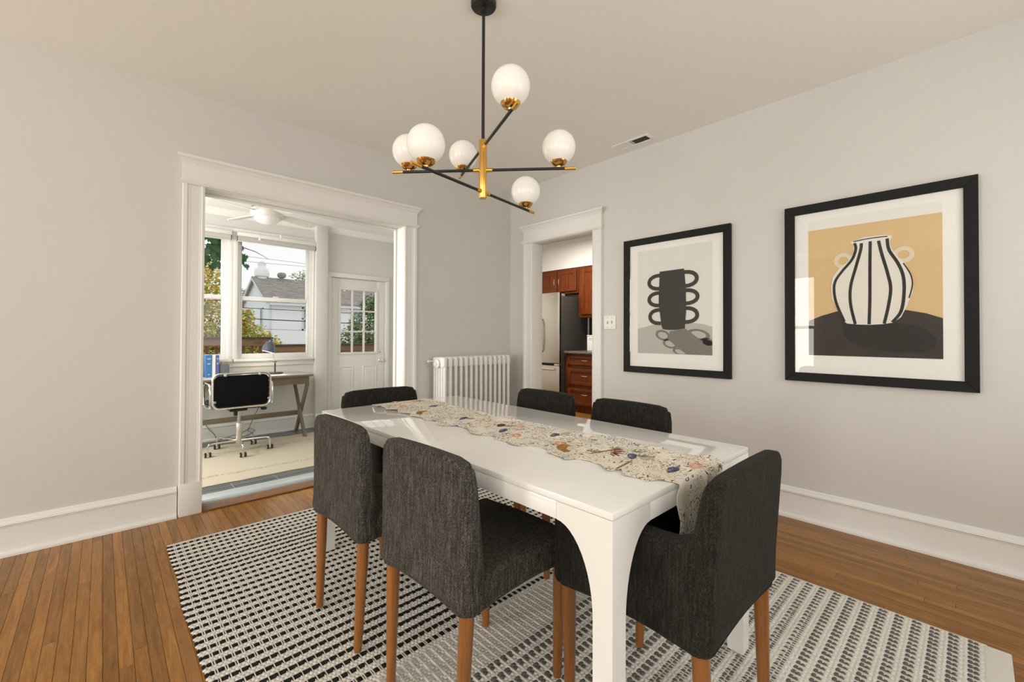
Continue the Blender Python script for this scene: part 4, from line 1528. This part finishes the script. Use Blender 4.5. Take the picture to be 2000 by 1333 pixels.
# desk lamp
lm = thing('desk_lamp', 'grey dome desk lamp with brass joint on the desk', 'lamp', (-1.752, 2.27, .6885))
G().lathe([(0, .0), (.086, .0), (.088, .004), (.088, .016), (.084, .020), (0, .021)], n=32).obj('base', 'lamp_black', lm)
G().lathe([(.0085, .02), (.0085, .135)], n=12).obj('stem', 'lamp_black', lm)
G().lathe([(.005, .130), (.005, .160)], n=12).lathe([(.009, -.022), (.009, .022)], (0, 0, .150), 12, 'X').obj('joint', 'brass_shiny', lm)
G().tube([(-.004, 0, .150), (-.016, 0, .20), (-.030, 0, .285)], .0045, 10).obj('arm', 'satin_steel', lm)
ax = Vector((.30, .28, 1)).normalized()
sh_c = Vector((-.076, 0, .268))
def along(prof, n=28):
    u = ax.cross(Vector((0, 1, 0))).normalized()
    w_ = Vector((0, 1, 0))
    v, f = [], []
    for r, h in prof:
        for k in range(n):
            a = 2*PI*k/n
            v.append(sh_c+ax*h+(u*math.cos(a)+w_*math.sin(a))*r)
    for i in range(len(prof)-1):
        for k in range(n):
            f.append((i*n+k, i*n+(k+1) % n, (i+1)*n+(k+1) % n, (i+1)*n+k))
    return v, f
dome = [(.070, 0), (.0695, .03), (.064, .065), (.053, .098), (.038, .122), (.020, .136), (.012, .140), (.011, .155), (.006, .158), (.005, .178), (.0, .18)]
G().add(*along(dome+[])).obj('shade', 'shade_metal', lm, smooth=60)
G().add(*along([(.0685, .001), (.067, .03), (.0615, .064), (.0505, .096), (.036, .119), (0, .13)])).obj('shade_lining', 'shade_inside', lm, smooth=60)
G().tube([(-.030, 0, .285), (-.045, 0, .33), (-.062, 0, .41)], .0035, 8).obj('yoke', 'satin_steel', lm)
pl_ = bpy.data.lights.new('desk_lamp_bulb', 'POINT')
pl_.energy = .8
pl_.color = (1, .82, .6)
pl_.shadow_soft_size = .02
po = bpy.data.objects.new('desk_lamp_bulb', pl_)
po.location = (-.072, 0, .30)
po.parent = lm
COL.objects.link(po)

# things on the desk
for x0, x1, zt_, mat, lab in ((-2.440, -2.383, .935, 'book_blue', 'thick blue hardback standing on the desk beside the plant'),
                              (-2.380, -2.350, .932, 'book_white', 'white hardback standing between two blue books'),
                              (-2.347, -2.316, .930, 'book_violet', 'slim violet-blue hardback standing beside the slate box')):
    w = (x1-x0)/2
    b = thing('book', lab, 'book', ((x0+x1)/2, 2.37, .6885), group='books on the sunroom desk')
    h = zt_-.6885
    G().box(-w, w, -.09, -.086, 0, h).box(-w, -w+.003, -.086, .08, 0, h).box(w-.003, w, -.086, .08, 0, h).obj('cover', mat, b, smooth=0)
    G().box(-w+.0032, w-.0032, -.0858, .075, .004, h-.004).obj('pages', 'book_pages', b, smooth=0)
    if mat != 'book_white':
        g = G()
        for zz, hw in ((.205, .6), (.196, .45), (.150, .55), (.142, .4), (.03, .3)):
            g.box(-w*hw, w*hw, -.0906, -.0902, zz, zz+.005)
        g.obj('spine_lettering', 'book_print', b, smooth=0)
bxo = thing('pen_box', 'dark slate desk box with pens beside the books', 'box', (-2.263, 2.36, .6885))
G().box(-.047, .047, -.07, .07, 0, .135).obj('box_body', 'slate_box', bxo, bevel=.003)
for k, (a, c_) in enumerate(((.3, 'satin_steel'), (-.2, 'book_white'), (.5, 'brass_shiny'), (.1, 'leaf_bright'))):
    x = -.03+.02*k
    G().tube([(x, 0, .11), (x+.03*a, .01*k-.02, .165)], .0035, 8).obj('pen', c_, bxo)
plt = thing('potted_plant', 'small green leafy plant in a pale pot beside the blue book', 'plant', (-2.555, 2.34, .6885))
G().lathe([(0, 0), (.045, 0), (.058, .09), (.055, .09), (.045, .075), (0, .075)], n=20).obj('pot', 'pot', plt)
for k in range(14):
    a, el = k*2.4, .35+.5*((k*7) % 5)/5
    d = Vector((math.cos(a)*math.cos(el), math.sin(a)*math.cos(el), math.sin(el)))
    s_ = Vector((-math.sin(a), math.cos(a), 0))
    b0 = Vector((0, 0, .07+.012*k))
    tip = b0+d*.10
    G().add([b0, b0+d*.04+s_*.022, tip+Vector((0, 0, -.012)), b0+d*.04-s_*.022, b0+d*.045+Vector((0, 0, .006))],
            [(0, 1, 4), (1, 2, 4), (2, 3, 4), (3, 0, 4)]).obj('leaf', 'leaf_bright', plt)
o = G().lathe([(0, 0), (.045, 0), (.05, .006), (.044, .022), (.026, .034), (0, .038)], n=20).obj('paperweight', 'white_plastic', loc=(-2.04, 2.33, .6885))
tag(o, 'small white dome on the desk behind the office chair', 'paperweight')
o = G().box(-.13, .13, -.09, .09, 0, .002).obj('paper_sheet', 'paper', loc=(-1.80, 2.13, .6885), smooth=0)
tag(o, 'white sheet of paper on the desk below the lamp', 'paper')
o = G().tube([(-1.745, 2.517, .68), (-1.74, 2.517, .50), (-1.79, 2.517, .42), (-1.86, 2.517, .28), (-1.94, 2.517, .10), (-1.98, 2.517, -.0), (-1.93, 2.517, -.03), (-1.90, 2.517, -.01), (-1.95, 2.517, .03), (-2.05, 2.517, -.02), (-2.2, 2.517, -.045), (-2.27, 2.517, -.062)], .003, 6).obj('power_cord', 'black_plastic')
tag(o, 'black cord looping down behind the desk below the lamp', 'cord')
o = G().tube([(-2.55, 2.517, .68), (-2.50, 2.517, .35), (-2.42, 2.517, .16), (-2.36, 2.517, .06), (-2.31, 2.517, -.0), (-2.29, 2.517, -.062)], .003, 6).obj('power_cord', 'black_plastic')
tag(o, 'black cord trailing to the floor behind the books end of the desk', 'cord')

# ceiling fan
fn_ = thing('ceiling_fan', 'white ceiling fan with bowl light and pull chains in sunroom', 'ceiling fan', (-2.105, 1.24, 2.33))
G().lathe([(0, .299), (.065, .299), (.065, .26), (.03, .24), (.014, .235), (.014, .14), (0, .14)], n=24).obj('canopy', 'white_plastic', fn_)
G().lathe([(0, .125), (.12, .125), (.132, .115), (.132, .063), (.0, .063)], n=28).obj('motor_vents', 'fan_vent', fn_)
G().lathe([(0, .145), (.06, .143), (.10, .126), (0, .126)], n=28).obj('motor_top', 'white_plastic', fn_)
G().lathe([(.10, .062), (.135, .058), (.142, .040), (.142, -.012), (.130, -.024), (0, -.024)], n=32).obj('motor_housing', 'white_plastic', fn_)
G().lathe([(.112, -.024), (.108, -.040), (.090, -.062), (.055, -.080), (0, -.087)], n=32).obj('light_bowl', 'globe_glass', fn_)
for k in range(4):
    a = math.radians(21+90*k)
    dv, sv = Vector((math.cos(a), math.sin(a), 0)), Vector((-math.sin(a), math.cos(a), 0))
    pts = [(.15, .045), (.20, .052), (.50, .066), (.545, .055), (.553, .02), (.553, -.02), (.545, -.055), (.50, -.066), (.20, -.052), (.15, -.045)]
    v = []
    for dz in (0, .006):
        v += [dv*r+sv*s+Vector((0, 0, .018-.22*s+dz)) for r, s in pts]
    n = len(pts)
    bl = G().add(v, [tuple(range(n))[::-1], tuple(range(n, 2*n))]+[(i, (i+1) % n, n+(i+1) % n, n+i) for i in range(n)]).obj('blade', 'white_plastic', fn_, smooth=30)
    G().add([dv*r+sv*s+Vector((0, 0, .024-.22*s+dz)) for dz in (0, .006) for r, s in ((.10, .02), (.20, .03), (.20, -.03), (.10, -.02))],
            [(0, 1, 2, 3), (7, 6, 5, 4), (0, 4, 5, 1), (1, 5, 6, 2), (2, 6, 7, 3), (3, 7, 4, 0)]).obj('blade_bracket', 'white_plastic', bl)
for (x, y), z in (((-.085, -.10), -.275), ((.10, -.09), -.22)):
    ch_ = G().tube([(x, y, -.02), (x, y, z+.03)], .0016, 6).obj('pull_chain', 'satin_steel', fn_)
    G().lathe([(0, 0), (.009, .004), (.010, .012), (.004, .030), (0, .032)], (x, y, z), 12).obj('pull_bob', 'white_plastic', ch_)

# ------------------------------------------------------------------ kitchen
fr = thing('refrigerator', 'stainless french door refrigerator with dark grey sides', 'refrigerator', (2.2, 1.285, 0))
FX, FY0, FY1 = 1.83-2.2, .870-1.285, 1.700-1.285
G().rbox(FX+.075, .36, FY0, FY1, .03, 1.775, .006, 2).obj('cabinet_body', 'fridge_side', fr)


def fdoor(name, y0, y1, z0, z1):
    ym, hw = (y0+y1)/2, (y1-y0)/2
    n = 8
    pr = [(FX+.004+.014*(2*k/n-1)**2 if n else 0, y0+(y1-y0)*k/n) for k in range(n+1)]
    poly = pr+[(FX+.030, y1), (FX+.030, y0)]
    d = G().prism(poly, lambda p, q, h: (p, q, h), z0, z1).obj(name, 'fridge_steel', fr, bevel=.003, smooth=40)
    G().box(FX+.0302, FX+.068, y0+.001, y1-.001, z0+.002, z1-.002).obj('door_edge', 'fridge_edge', d, smooth=0)
    return d


ym = 0
for y0, y1, hs in ((FY0, -.003, -.045), (.003, FY1, .045)):
    d = fdoor('fridge_door', y0, y1, .732, 1.832)
    G().tube([(FX+.01, hs, .88), (FX-.03, hs, .92), (FX-.048, hs, 1.0), (FX-.055, hs, 1.15), (FX-.048, hs, 1.32), (FX-.03, hs, 1.40), (FX+.01, hs, 1.44)], .011, 10).obj('handle', 'fridge_edge', d)
d = fdoor('freezer_drawer', FY0, FY1, .06, .692)
G().prism([(FX+.004, .655), (FX-.018, .648), (FX-.022, .632), (FX-.012, .622), (FX+.004, .618)], lambda p, q, h: (p, h, q), FY0+.07, FY1-.07).obj('handle', 'satin_steel', d, smooth=30)
G().box(FX+.03, FX+.07, FY0+.002, FY1-.002, .693, .731).obj('drawer_gap', 'dark_gap', fr, smooth=0)
G().box(FX+.012, FX+.09, FY0-.001, FY0+.10, .697, .722).obj('hinge', 'chrome', fr, bevel=.002)
G().rbox(FX+.02, FX+.16, FY0+.005, FY0+.075, 1.776, 1.812, .004, 2).obj('hinge_cover', 'grey_plastic', fr)
# maker's badge on the door: small disc with letters
bz = 1.765
G().lathe([(.014, .0), (.014, -.0012)], (FX+.0075, FY0+.135, bz), 20, 'X').obj('badge_disc', 'chrome', fr)
g = G()
yy = FY0+.108
g.box(FX+.0055, FX+.0066, yy-.003, yy, bz-.009, bz+.009).box(FX+.0055, FX+.0066, yy-.012, yy-.003, bz-.009, bz-.006)
yy = FY0+.090
g.box(FX+.0055, FX+.0066, yy-.003, yy, bz-.009, bz+.009).box(FX+.0055, FX+.0066, yy-.014, yy-.003, bz-.009, bz-.006).box(FX+.0055, FX+.0066, yy-.014, yy-.003, bz+.006, bz+.009).box(FX+.0055, FX+.0066, yy-.014, yy-.011, bz-.006, bz+.001).box(FX+.0055, FX+.0066, yy-.011, yy-.007, bz-.002, bz+.001)
g.obj('badge_letters', 'chrome', fr, smooth=0)
G().box(FX+.05, .34, FY0+.02, FY1-.02, 0, .03).obj('foot_grille', 'fridge_edge', fr)


def shaker(par, name, X, y0, y1, z0, z1, stiles, hy=None, hz=None, horizontal=False):
    """cabinet door or drawer front with recessed panels; X is the front face"""
    fw = .055 if z1-z0 > .16 else .035
    g = G()
    g.box(X, X+.02, y0, y0+fw, z0, z1).box(X, X+.02, y1-fw, y1, z0, z1).box(X, X+.02, y0+fw, y1-fw, z0, z0+fw).box(X, X+.02, y0+fw, y1-fw, z1-fw, z1)
    for k in range(1, stiles):
        yc = y0+fw+(y1-y0-2*fw)*k/stiles
        g.box(X, X+.02, yc-.028, yc+.028, z0+fw, z1-fw)
    d = g.obj(name, 'cherry_cabinet', par, bevel=.003)
    G().box(X+.0195, X+.0208, y0-.007, y1+.007, z0-.007, z1+.007).obj('reveal', 'dark_gap', d, smooth=0)
    G().box(X+.011, X+.019, y0+fw-.002, y1-fw+.002, z0+fw-.002, z1-fw+.002).obj('panel', 'cherry_cabinet', d, smooth=0)
    if hy is not None:
        if horizontal:
            P = [(X, hy-.05, hz), (X-.016, hy-.046, hz), (X-.024, hy-.025, hz-.002), (X-.026, hy, hz-.003), (X-.024, hy+.025, hz-.002), (X-.016, hy+.046, hz), (X, hy+.05, hz)]
        else:
            P = [(X, hy, hz-.05), (X-.016, hy, hz-.046), (X-.024, hy, hz-.025), (X-.026, hy, hz), (X-.024, hy, hz+.025), (X-.016, hy, hz+.046), (X, hy, hz+.05)]
        G().tube(P, .0055, 8).obj('handle', 'satin_steel', d)
    return d


uc = thing('wall_cabinet', 'cherry wall cabinet with two doors above the refrigerator', 'cabinet', (2.25, 1.262, 1.85), group='cherry kitchen cabinets')
G().box(.021, .32, -.428, .428, 0, .405).obj('cabinet_body', 'cherry_cabinet', uc, bevel=.002)
shaker(uc, 'door', 0, -.400, -.012, .035, .375, 2, -.05, .195)
shaker(uc, 'door', 0, .012, .400, .035, .375, 2, .05, .195)
tc = thing('wall_cabinet', 'tall cherry wall cabinet above the granite counter', 'cabinet', (2.25, .42, 1.452), group='cherry kitchen cabinets')
G().box(.021, .315, -.40, .405, 0, .803).obj('cabinet_body', 'cherry_cabinet', tc, bevel=.002)
shaker(tc, 'door', 0, .008, .345, .045, .765, 1, .04, .12)
shaker(tc, 'door', 0, -.37, -.008, .045, .765, 1, -.04, .12)
bc = thing('base_cabinet', 'cherry base cabinet with three drawers beside the refrigerator', 'cabinet', (1.95, .42, 0), group='cherry kitchen cabinets')
G().box(.021, .61, -.42, .42, .095, .888).obj('cabinet_body', 'cherry_cabinet', bc, bevel=.002)
G().box(.085, .60, -.42, .42, 0, .094).obj('toe_kick', 'cherry_cabinet', bc, smooth=0)
for z0, z1, hz in ((.715, .852, .790), (.415, .665, .560), (.115, .368, .280)):
    shaker(bc, 'drawer', 0, -.36, .372, z0, z1, 1, .04, hz, True)
ct = G().box(1.925, 2.56, -.6, .850, .8895, .925).obj('countertop', 'granite', bevel=.006)
tag(ct, 'speckled dark granite worktop on the cherry base cabinet', 'countertop')
cn = thing('canister', 'white square canister with printed label on the granite worktop', 'canister', (2.28, .53, .9255))
G().rbox(-.075, .075, -.085, .085, 0, .225, .010, 3).obj('canister_body', 'white_plastic', cn)
G().rbox(-.077, .077, -.087, .087, .226, .245, .006, 2).obj('lid', 'white_plastic', cn)
g = G()
for k, zz in enumerate((.190, .170)):
    for q in range(5-2*k):
        g.box(-.0762, -.0752, .045-.018*q-.011, .045-.018*q, zz, zz+.013-.004*k)
g.obj('label_lettering', 'grey_plastic', cn, smooth=0)

# ------------------------------------------------------------------ outside
o = G().box(-80, 90, 5.5, 120, -3.6, -3.4).obj('ground', 'bounce_ground', smooth=0)  # kept pale as an added reflector that lifts the house front
tag(o, 'pale ground below the deck, lightened to bounce skylight', kind='structure')
dko = struct(G().box(-6, 4, 2.72, 4.5, -.32, -.25), 'floor_deck', 'deck_post_wood', 'weathered deck outside the sunroom', smooth=0)
for k in range(12):
    G().box(-6, 4, 2.73+k*.146, 2.73+k*.146+.138, -.25, -.225).obj('deck_board', 'deck_wood', dko, smooth=0)


def railing(x0, x1, y, ztop, lab):
    r = thing('deck_railing', lab, 'railing', ((x0+x1)/2, y, -.224), group='deck railings')
    h = ztop+.224
    w = (x1-x0)/2
    G().box(-w, w, -.06, .07, h-.03, h).obj('cap_rail', 'deck_cap', r, bevel=.004)
    G().box(-w, w, -.035, .0, h-.145, h-.031).obj('top_board', 'deck_wood', r, bevel=.003)
    G().box(-w, w, -.035, .0, .08, .17).obj('bottom_board', 'deck_wood', r, bevel=.003)
    bm_ = G().box(-.019, .019, .001, .037, .08, h-.06).mesh('baluster', 'deck_post_wood', smooth=0)
    n = int(2*w/.118)
    for k in range(n):
        inst('baluster', bm_, r, (-w+.06+k*.118, 0, 0))
    for s in (-1, 1):
        G().box(s*(w-.05)-.045, s*(w-.05)+.045, .038, .125, 0, h-.031).obj('post', 'deck_post_wood', r)


railing(-5.5, -1.265, 4.30, 1.122, 'taller wooden deck railing in front of the autumn tree')
railing(-1.255, 2.6, 4.30, 1.000, 'lower wooden deck railing in front of the white house')

# neighbour's house
HX, HY, HY2, EZ, RZ = 4.42, 27.05, 33.95, 3.30, 5.02
hs = thing('house', 'white neighbouring house with grey shingle gable roof', 'house', (HX, HY, -3.4))
hl = lambda x, y, z: (x-HX, y-HY, z+3.4)
HXE = 17
hm = (HY+HY2)/2
g = G()
v = [hl(HX, HY, -3.4), hl(HX, HY2, -3.4), hl(HX, HY2, EZ), hl(HX, hm, RZ-.08), hl(HX, HY, EZ), hl(HXE, HY, -3.4), hl(HXE, HY2, -3.4), hl(HXE, HY2, EZ), hl(HXE, hm, RZ-.08), hl(HXE, HY, EZ)]
g.add(v, [(0, 1, 2, 3, 4), (9, 8, 7, 6, 5), (0, 4, 9, 5), (1, 6, 7, 2), (4, 3, 8, 9), (2, 7, 8, 3)])
g.obj('wall', 'siding_white', hs, smooth=0)
# lap siding boards on the two faces in view
sb = G()
z = -1.2
while z < EZ-.08:
    sb.box(*[q for p in zip(hl(HX-.012, HY-.016, z), hl(HXE, HY-.001, z+.125)) for q in p])
    z += .135
sb.obj('siding_boards', 'siding_white', hs, smooth=0)['kind'] = 'stuff'
sb = G()
z = -1.2
while z < RZ-.2:
    if z < EZ:
        a, b = HY, HY2
    else:
        k = (z-EZ)/(RZ-EZ)
        a, b = HY+(hm-HY)*k, HY2-(hm-HY)*k
    sb.box(*[q for p in zip(hl(HX-.016, a, z), hl(HX-.001, b, z+.125)) for q in p])
    z += .135
sb.obj('siding_boards', 'siding_shade', hs, smooth=0)['kind'] = 'stuff'
sl = (RZ-EZ)/(hm-HY)
for sgn, nm in ((-1, 'roof_slope'), (1, 'roof_slope')):
    g = G()
    e = .35
    ye = (HY-e) if sgn < 0 else (HY2+e)
    ze = EZ-e*sl
    for x0, x1 in ((HX-.28, HXE+.3),):
        v = [hl(x0, ye, ze), hl(x1, ye, ze), hl(x1, hm, RZ), hl(x0, hm, RZ), hl(x0, ye, ze+.12), hl(x1, ye, ze+.12), hl(x1, hm, RZ+.12), hl(x0, hm, RZ+.12)]
        g.add(v, [(0, 1, 2, 3), (7, 6, 5, 4), (0, 4, 5, 1), (1, 5, 6, 2), (2, 6, 7, 3), (3, 7, 4, 0)])
    g.obj(nm, 'shingles', hs, smooth=0)
# shingle courses as thin raised rows on the slope in view
sb = G()
nco = 16
rs = random.Random(5)
for k in range(nco):
    y0 = HY-.34+(hm-HY+.30)*k/nco
    x = HX-.28
    while x < 14:
        w = rs.uniform(.35, .9)
        h0 = rs.choice((.122, .132, .14))
        y1 = y0+(hm-HY+.3)/nco
        a = [hl(x, y0, EZ+(y0-HY)*sl+h0+.02), hl(x+w-.01, y0, EZ+(y0-HY)*sl+h0+.02), hl(x+w-.01, y1, EZ+(y1-HY)*sl+h0), hl(x, y1, EZ+(y1-HY)*sl+h0)]
        b = [(p[0], p[1], p[2]-.03) for p in a]
        sb.add(a+b, [(0, 1, 2, 3), (0, 4, 5, 1), (0, 3, 7, 4), (1, 5, 6, 2)])
        x += w
m = MATS['shingles']
sb.obj('shingle_courses', 'shingles', hs, smooth=0)['kind'] = 'stuff'
g = G()
g.box(*[q for p in zip(hl(HX-.1, HY-.37, EZ-.30), hl(HXE, HY-.30, EZ-.16)) for q in p])
g.obj('gutter', 'trim_outside', hs, smooth=0)
g = G()
for sgn in (-1, 1):
    ye = hm+sgn*(hm-HY+.35)
    v = [hl(HX-.30, ye, EZ-.35*sl-.10), hl(HX-.30, hm, RZ-.10), hl(HX-.30, hm, RZ+.06), hl(HX-.30, ye, EZ-.35*sl+.06)]
    v += [(p[0]+.06, p[1], p[2]) for p in v]
    g.add(v, [(0, 1, 2, 3), (7, 6, 5, 4), (0, 4, 5, 1), (1, 5, 6, 2), (2, 6, 7, 3), (3, 7, 4, 0)])
g.obj('rake_board', 'trim_outside', hs, smooth=0)
g = G()
g.box(*[q for p in zip(hl(HX-.03, HY-.03, -1.2), hl(HX+.12, HY+.1, EZ-.3)) for q in p])
g.obj('corner_board', 'trim_outside', hs, smooth=0)
for x0, x1, z0, z1 in ((6.35, 7.15, 1.42, 2.95), (9.6, 10.4, 1.42, 2.95), (12.4, 13.2, 1.42, 2.95), (9.6, 10.4, -1.6, .1)):
    wf = G()
    for a, b, c_, d in ((x0, x1, z0, z0+.1), (x0, x1, z1-.1, z1), (x0, x0+.09, z0, z1), (x1-.09, x1, z0, z1), (x0, x1, (z0+z1)/2-.04, (z0+z1)/2+.04)):
        wf.box(*[q for p in zip(hl(a, HY-.06, c_), hl(b, HY-.01, d)) for q in p])
    wf = wf.obj('window', 'trim_outside', hs, smooth=0)
    for c_, d in ((z0+.1, (z0+z1)/2-.04), ((z0+z1)/2+.04, z1-.1)):
        G().box(*[q for p in zip(hl(x0+.09, HY-.03, c_), hl(x1-.09, HY-.02, d)) for q in p]).obj('pane', 'house_glass', wf, smooth=0)
for y0, y1, z0, z1 in ((28.5, 29.2, 1.30, 2.90), (31.9, 32.6, 1.9, 2.90)):
    wf = G()
    for a, b, c_, d in ((y0, y1, z0, z0+.1), (y0, y1, z1-.1, z1), (y0, y0+.1, z0, z1), (y1-.1, y1, z0, z1)):
        wf.box(*[q for p in zip(hl(HX-.05, a, c_), hl(HX-.01, b, d)) for q in p])
    wf = wf.obj('window', 'trim_outside', hs, smooth=0)
    G().box(*[q for p in zip(hl(HX-.03, y0+.1, z0+.1), hl(HX-.018, y1-.1, z1-.1)) for q in p]).obj('pane', 'house_glass_dark', wf, smooth=0)
chm = G().lathe([(.34, 0), (.34, .15), (.46, .22), (.48, .50), (.40, .72), (.26, .80), (.24, 1.0), (.28, 1.04), (.28, 1.14), (.16, 1.16), (.16, 1.26), (0, 1.26)], hl(HX+.35, hm, RZ-.05), 10).obj('chimney', 'siding_white', hs, smooth=30)
G().lathe([(.12, -.1), (.12, .12), (.26, .18), (.30, .34), (.24, .48), (0, .54)], hl(HX+1.55, hm-.25, RZ), 14).obj('roof_turbine', 'grey_plastic', hs)
G().tube([hl(10.0, hm-1.4, RZ-.75), hl(10.0, hm-1.4, RZ-.15), hl(10.06, hm-1.4, RZ-.02), hl(10.18, hm-1.4, RZ-.02), hl(10.2, hm-1.4, RZ-.12)], .09, 10).obj('vent_pipe', 'white_plastic', hs)

# overhead wires
for i, (za, zb, y, r, lab) in enumerate(((1.987, 1.952, 12.0, .011, 'black cable crossing above the railing, upper of the two thick ones'), (1.671, 1.604, 12.1, .017, 'thickest black cable crossing in front of the house'),
                                         (1.370, 1.292, 12.2, .006, 'thin black wire below the thickest cable'), (3.597, 3.552, 12.0, .005, 'thin wire high in the sky above the chimney'), (3.454, 3.515, 12.4, .005, 'thin wire crossing just under the sky wire'))):
    sl_ = (zb-za)/2.87
    P = [(x, y, za+(x+1.09)*sl_+.0009*(x-2)**2) for x in range(-14, 19, 2)]
    o = G().tube(P, r, 6).obj('overhead_wire', 'wire')
    tag(o, lab, 'wire', 'overhead wires')


# trees: foliage is a cloud of single leaves
def foliage(blobs, n, size, seed, loc):
    r = random.Random(seed)
    g = G()
    tot = sum(b[3]**2 for b in blobs)
    V, Fc = [], []
    for (x, y, z, R, *sq) in blobs:
        k = int(n*R*R/tot)
        q = sq[0] if sq else 1
        for _ in range(k):
            while True:
                p = Vector((r.uniform(-1, 1), r.uniform(-1, 1), r.uniform(-1, 1)))
                if .15 < p.length < 1:
                    break
            # clump leaves along little sprays
            c_ = Vector((x+p.x*R, y+p.y*R*.8, z+p.z*R*q))
            s = size*r.uniform(.6, 1.35)
            a, e, tw = r.uniform(0, 2*PI), r.uniform(-1.0, .6), r.uniform(-.7, .7)
            d = Vector((math.cos(a)*math.cos(e), math.sin(a)*math.cos(e), math.sin(e)))
            u = d.cross(Vector((0, 0, 1))).normalized()
            u = (u*math.cos(tw)+d.cross(u)*math.sin(tw))
            c_ -= Vector(loc)
            o = len(V)
            V += [c_, c_+d*s*.45+u*s*.34, c_+d*s, c_+d*s*.45-u*s*.34]
            Fc.append((o, o+1, o+2, o+3))
    g.v, g.f = [tuple(p) for p in V], Fc
    return g


def tree(name, label, base, blobs, n, size, mat, seed, trunk=.14):
    t = thing(name, label, 'tree', base, group='trees beyond the deck')
    tops = sorted(blobs, key=lambda b: -b[3])
    B = Vector(base)
    top = Vector(tops[0][:3])-B
    tr = G().tube([(0, 0, 0), (.05, .03, top.z*.5), top], [trunk, trunk*.8, trunk*.3], 8)
    tr.obj('trunk', 'bark', t)
    for b in blobs[1:]:
        e = Vector(b[:3])-B
        G().tube([top*.62, (top*.62+e)/2+Vector((0, 0, -.1)), e, e+Vector((0, 0, b[3]*.3))], [trunk*.3, trunk*.18, trunk*.08, .004], 6).obj('branch', 'bark', t)
    o = foliage(blobs, n, size, seed, base).obj('foliage', mat, t, smooth=0, clean=False)
    o['kind'] = 'stuff'


tree('autumn_tree', 'yellow and green autumn tree just beyond the taller railing', (-1.9, 9.3, -3.4),
     [(-1.5, 9.3, 1.2, .95), (-1.5, 9.4, 2.25, .72), (-.85, 9.2, 1.1, .6), (-.45, 9.1, .95, .48), (-.12, 9.0, .80, .36), (-1.9, 9.3, 0, 1.4), (-.7, 9.2, -.2, .9), (-2.6, 9.4, 1.2, 1.1), (-.65, 9.1, 1.62, .22)], 30000, .085, 'leaf_autumn', 11)
tree('green_tree', 'dark green leafy tree seen through the glazed door', (3.1, 10.2, -3.4),
     [(3.35, 10.2, 1.2, .95), (2.6, 10.0, .95, .62), (3.75, 10.1, 2.0, .7), (2.9, 10.1, .35, .75), (3.9, 10.2, .4, .95), (2.2, 10, .6, .35), (3.1, 10, 2.1, .38), (2.9, 10, -.7, 1.1)], 17000, .085, 'leaf_green', 12)
tree('distant_tree', 'pale green tree behind the gable of the white house', (6.3, 42, -3.4), [(6.2, 42, 3.9, 1.5), (5.6, 42, 2.8, 1.3)], 1800, .22, 'leaf_far', 13, .2)
tree('distant_tree', 'pale green tree rising above the house roof ridge', (11.6, 43, -3.4), [(11.4, 43, 6.1, 1.5), (12.8, 43, 6.5, 1.6), (10.4, 43, 5.7, .9)], 2400, .22, 'leaf_far', 14, .2)
tree('shrub_tree', 'low green tree below the deck railings', (.4, 12.5, -3.4), [(.3, 12.5, -1.2, 1.3), (-1.6, 12.3, -1.0, 1.4), (1.9, 12.4, -1.6, 1.2)], 7000, .10, 'leaf_autumn', 15)

mb = thing('maple_tree', 'maple with large dark green leaves hanging close outside the windows', 'tree', (-2.2, 5.1, 2.7), group='trees beyond the deck')
G().tube([(-3.6, .6, -6.1), (-3.4, .5, -2), (-3.2, .4, 0), (-3.0, .4, 1.8)], [.2, .16, .13, .08], 10).obj('trunk', 'bark', mb)
G().tube([(-3.2, .4, .1), (-2.4, .3, .45), (-1.6, .2, .35)], [.06, .035, .02], 8).obj('branch', 'bark', mb)
G().tube([(-1.6, .2, .35), (-.6, .05, .22), (.2, 0, .08), (.85, -.05, -.10), (1.05, -.05, -.2)], [.02, .016, .011, .006, .003], 8).obj('twig', 'bark', mb)
lob = [(0, 0), (.10, .20), (.36, .10), (.30, .26), (.52, .42), (.30, .46), (.34, .66), (.16, .60), (.14, .74), (0, 1.0), (-.14, .74), (-.16, .60), (-.34, .66), (-.30, .46), (-.52, .42), (-.30, .26), (-.36, .10), (-.10, .20)]
lv = G()
lv.v = [(p*1.0, q*1.0, .05*abs(p)-.06*q*q) for p, q in lob]+[(0, .42, .015)]
lv.f = [(i, (i+1) % len(lob), len(lob)) for i in range(len(lob))]
lme = lv.mesh('leaf', 'leaf_maple', smooth=30)
r3 = random.Random(21)
spots = [(r3.uniform(.0, .37), r3.uniform(-.15, .2), r3.uniform(-.36, .20)) for _ in range(60)]
spots += [(r3.uniform(-1.3, .0), r3.uniform(-.2, .2), r3.uniform(-.3, .25)) for _ in range(30)]
spots += [(.64+r3.uniform(-.05, .09), r3.uniform(-.05, .05), r3.uniform(-.36, .02)) for _ in range(10)]
for p in spots:
    s = r3.uniform(.12, .18)
    inst('leaf', lme, mb, p, (r3.uniform(1.2, 2.0)+PI/1.0, r3.uniform(-.5, .5), r3.uniform(-.7, .7)), (s, s, s))
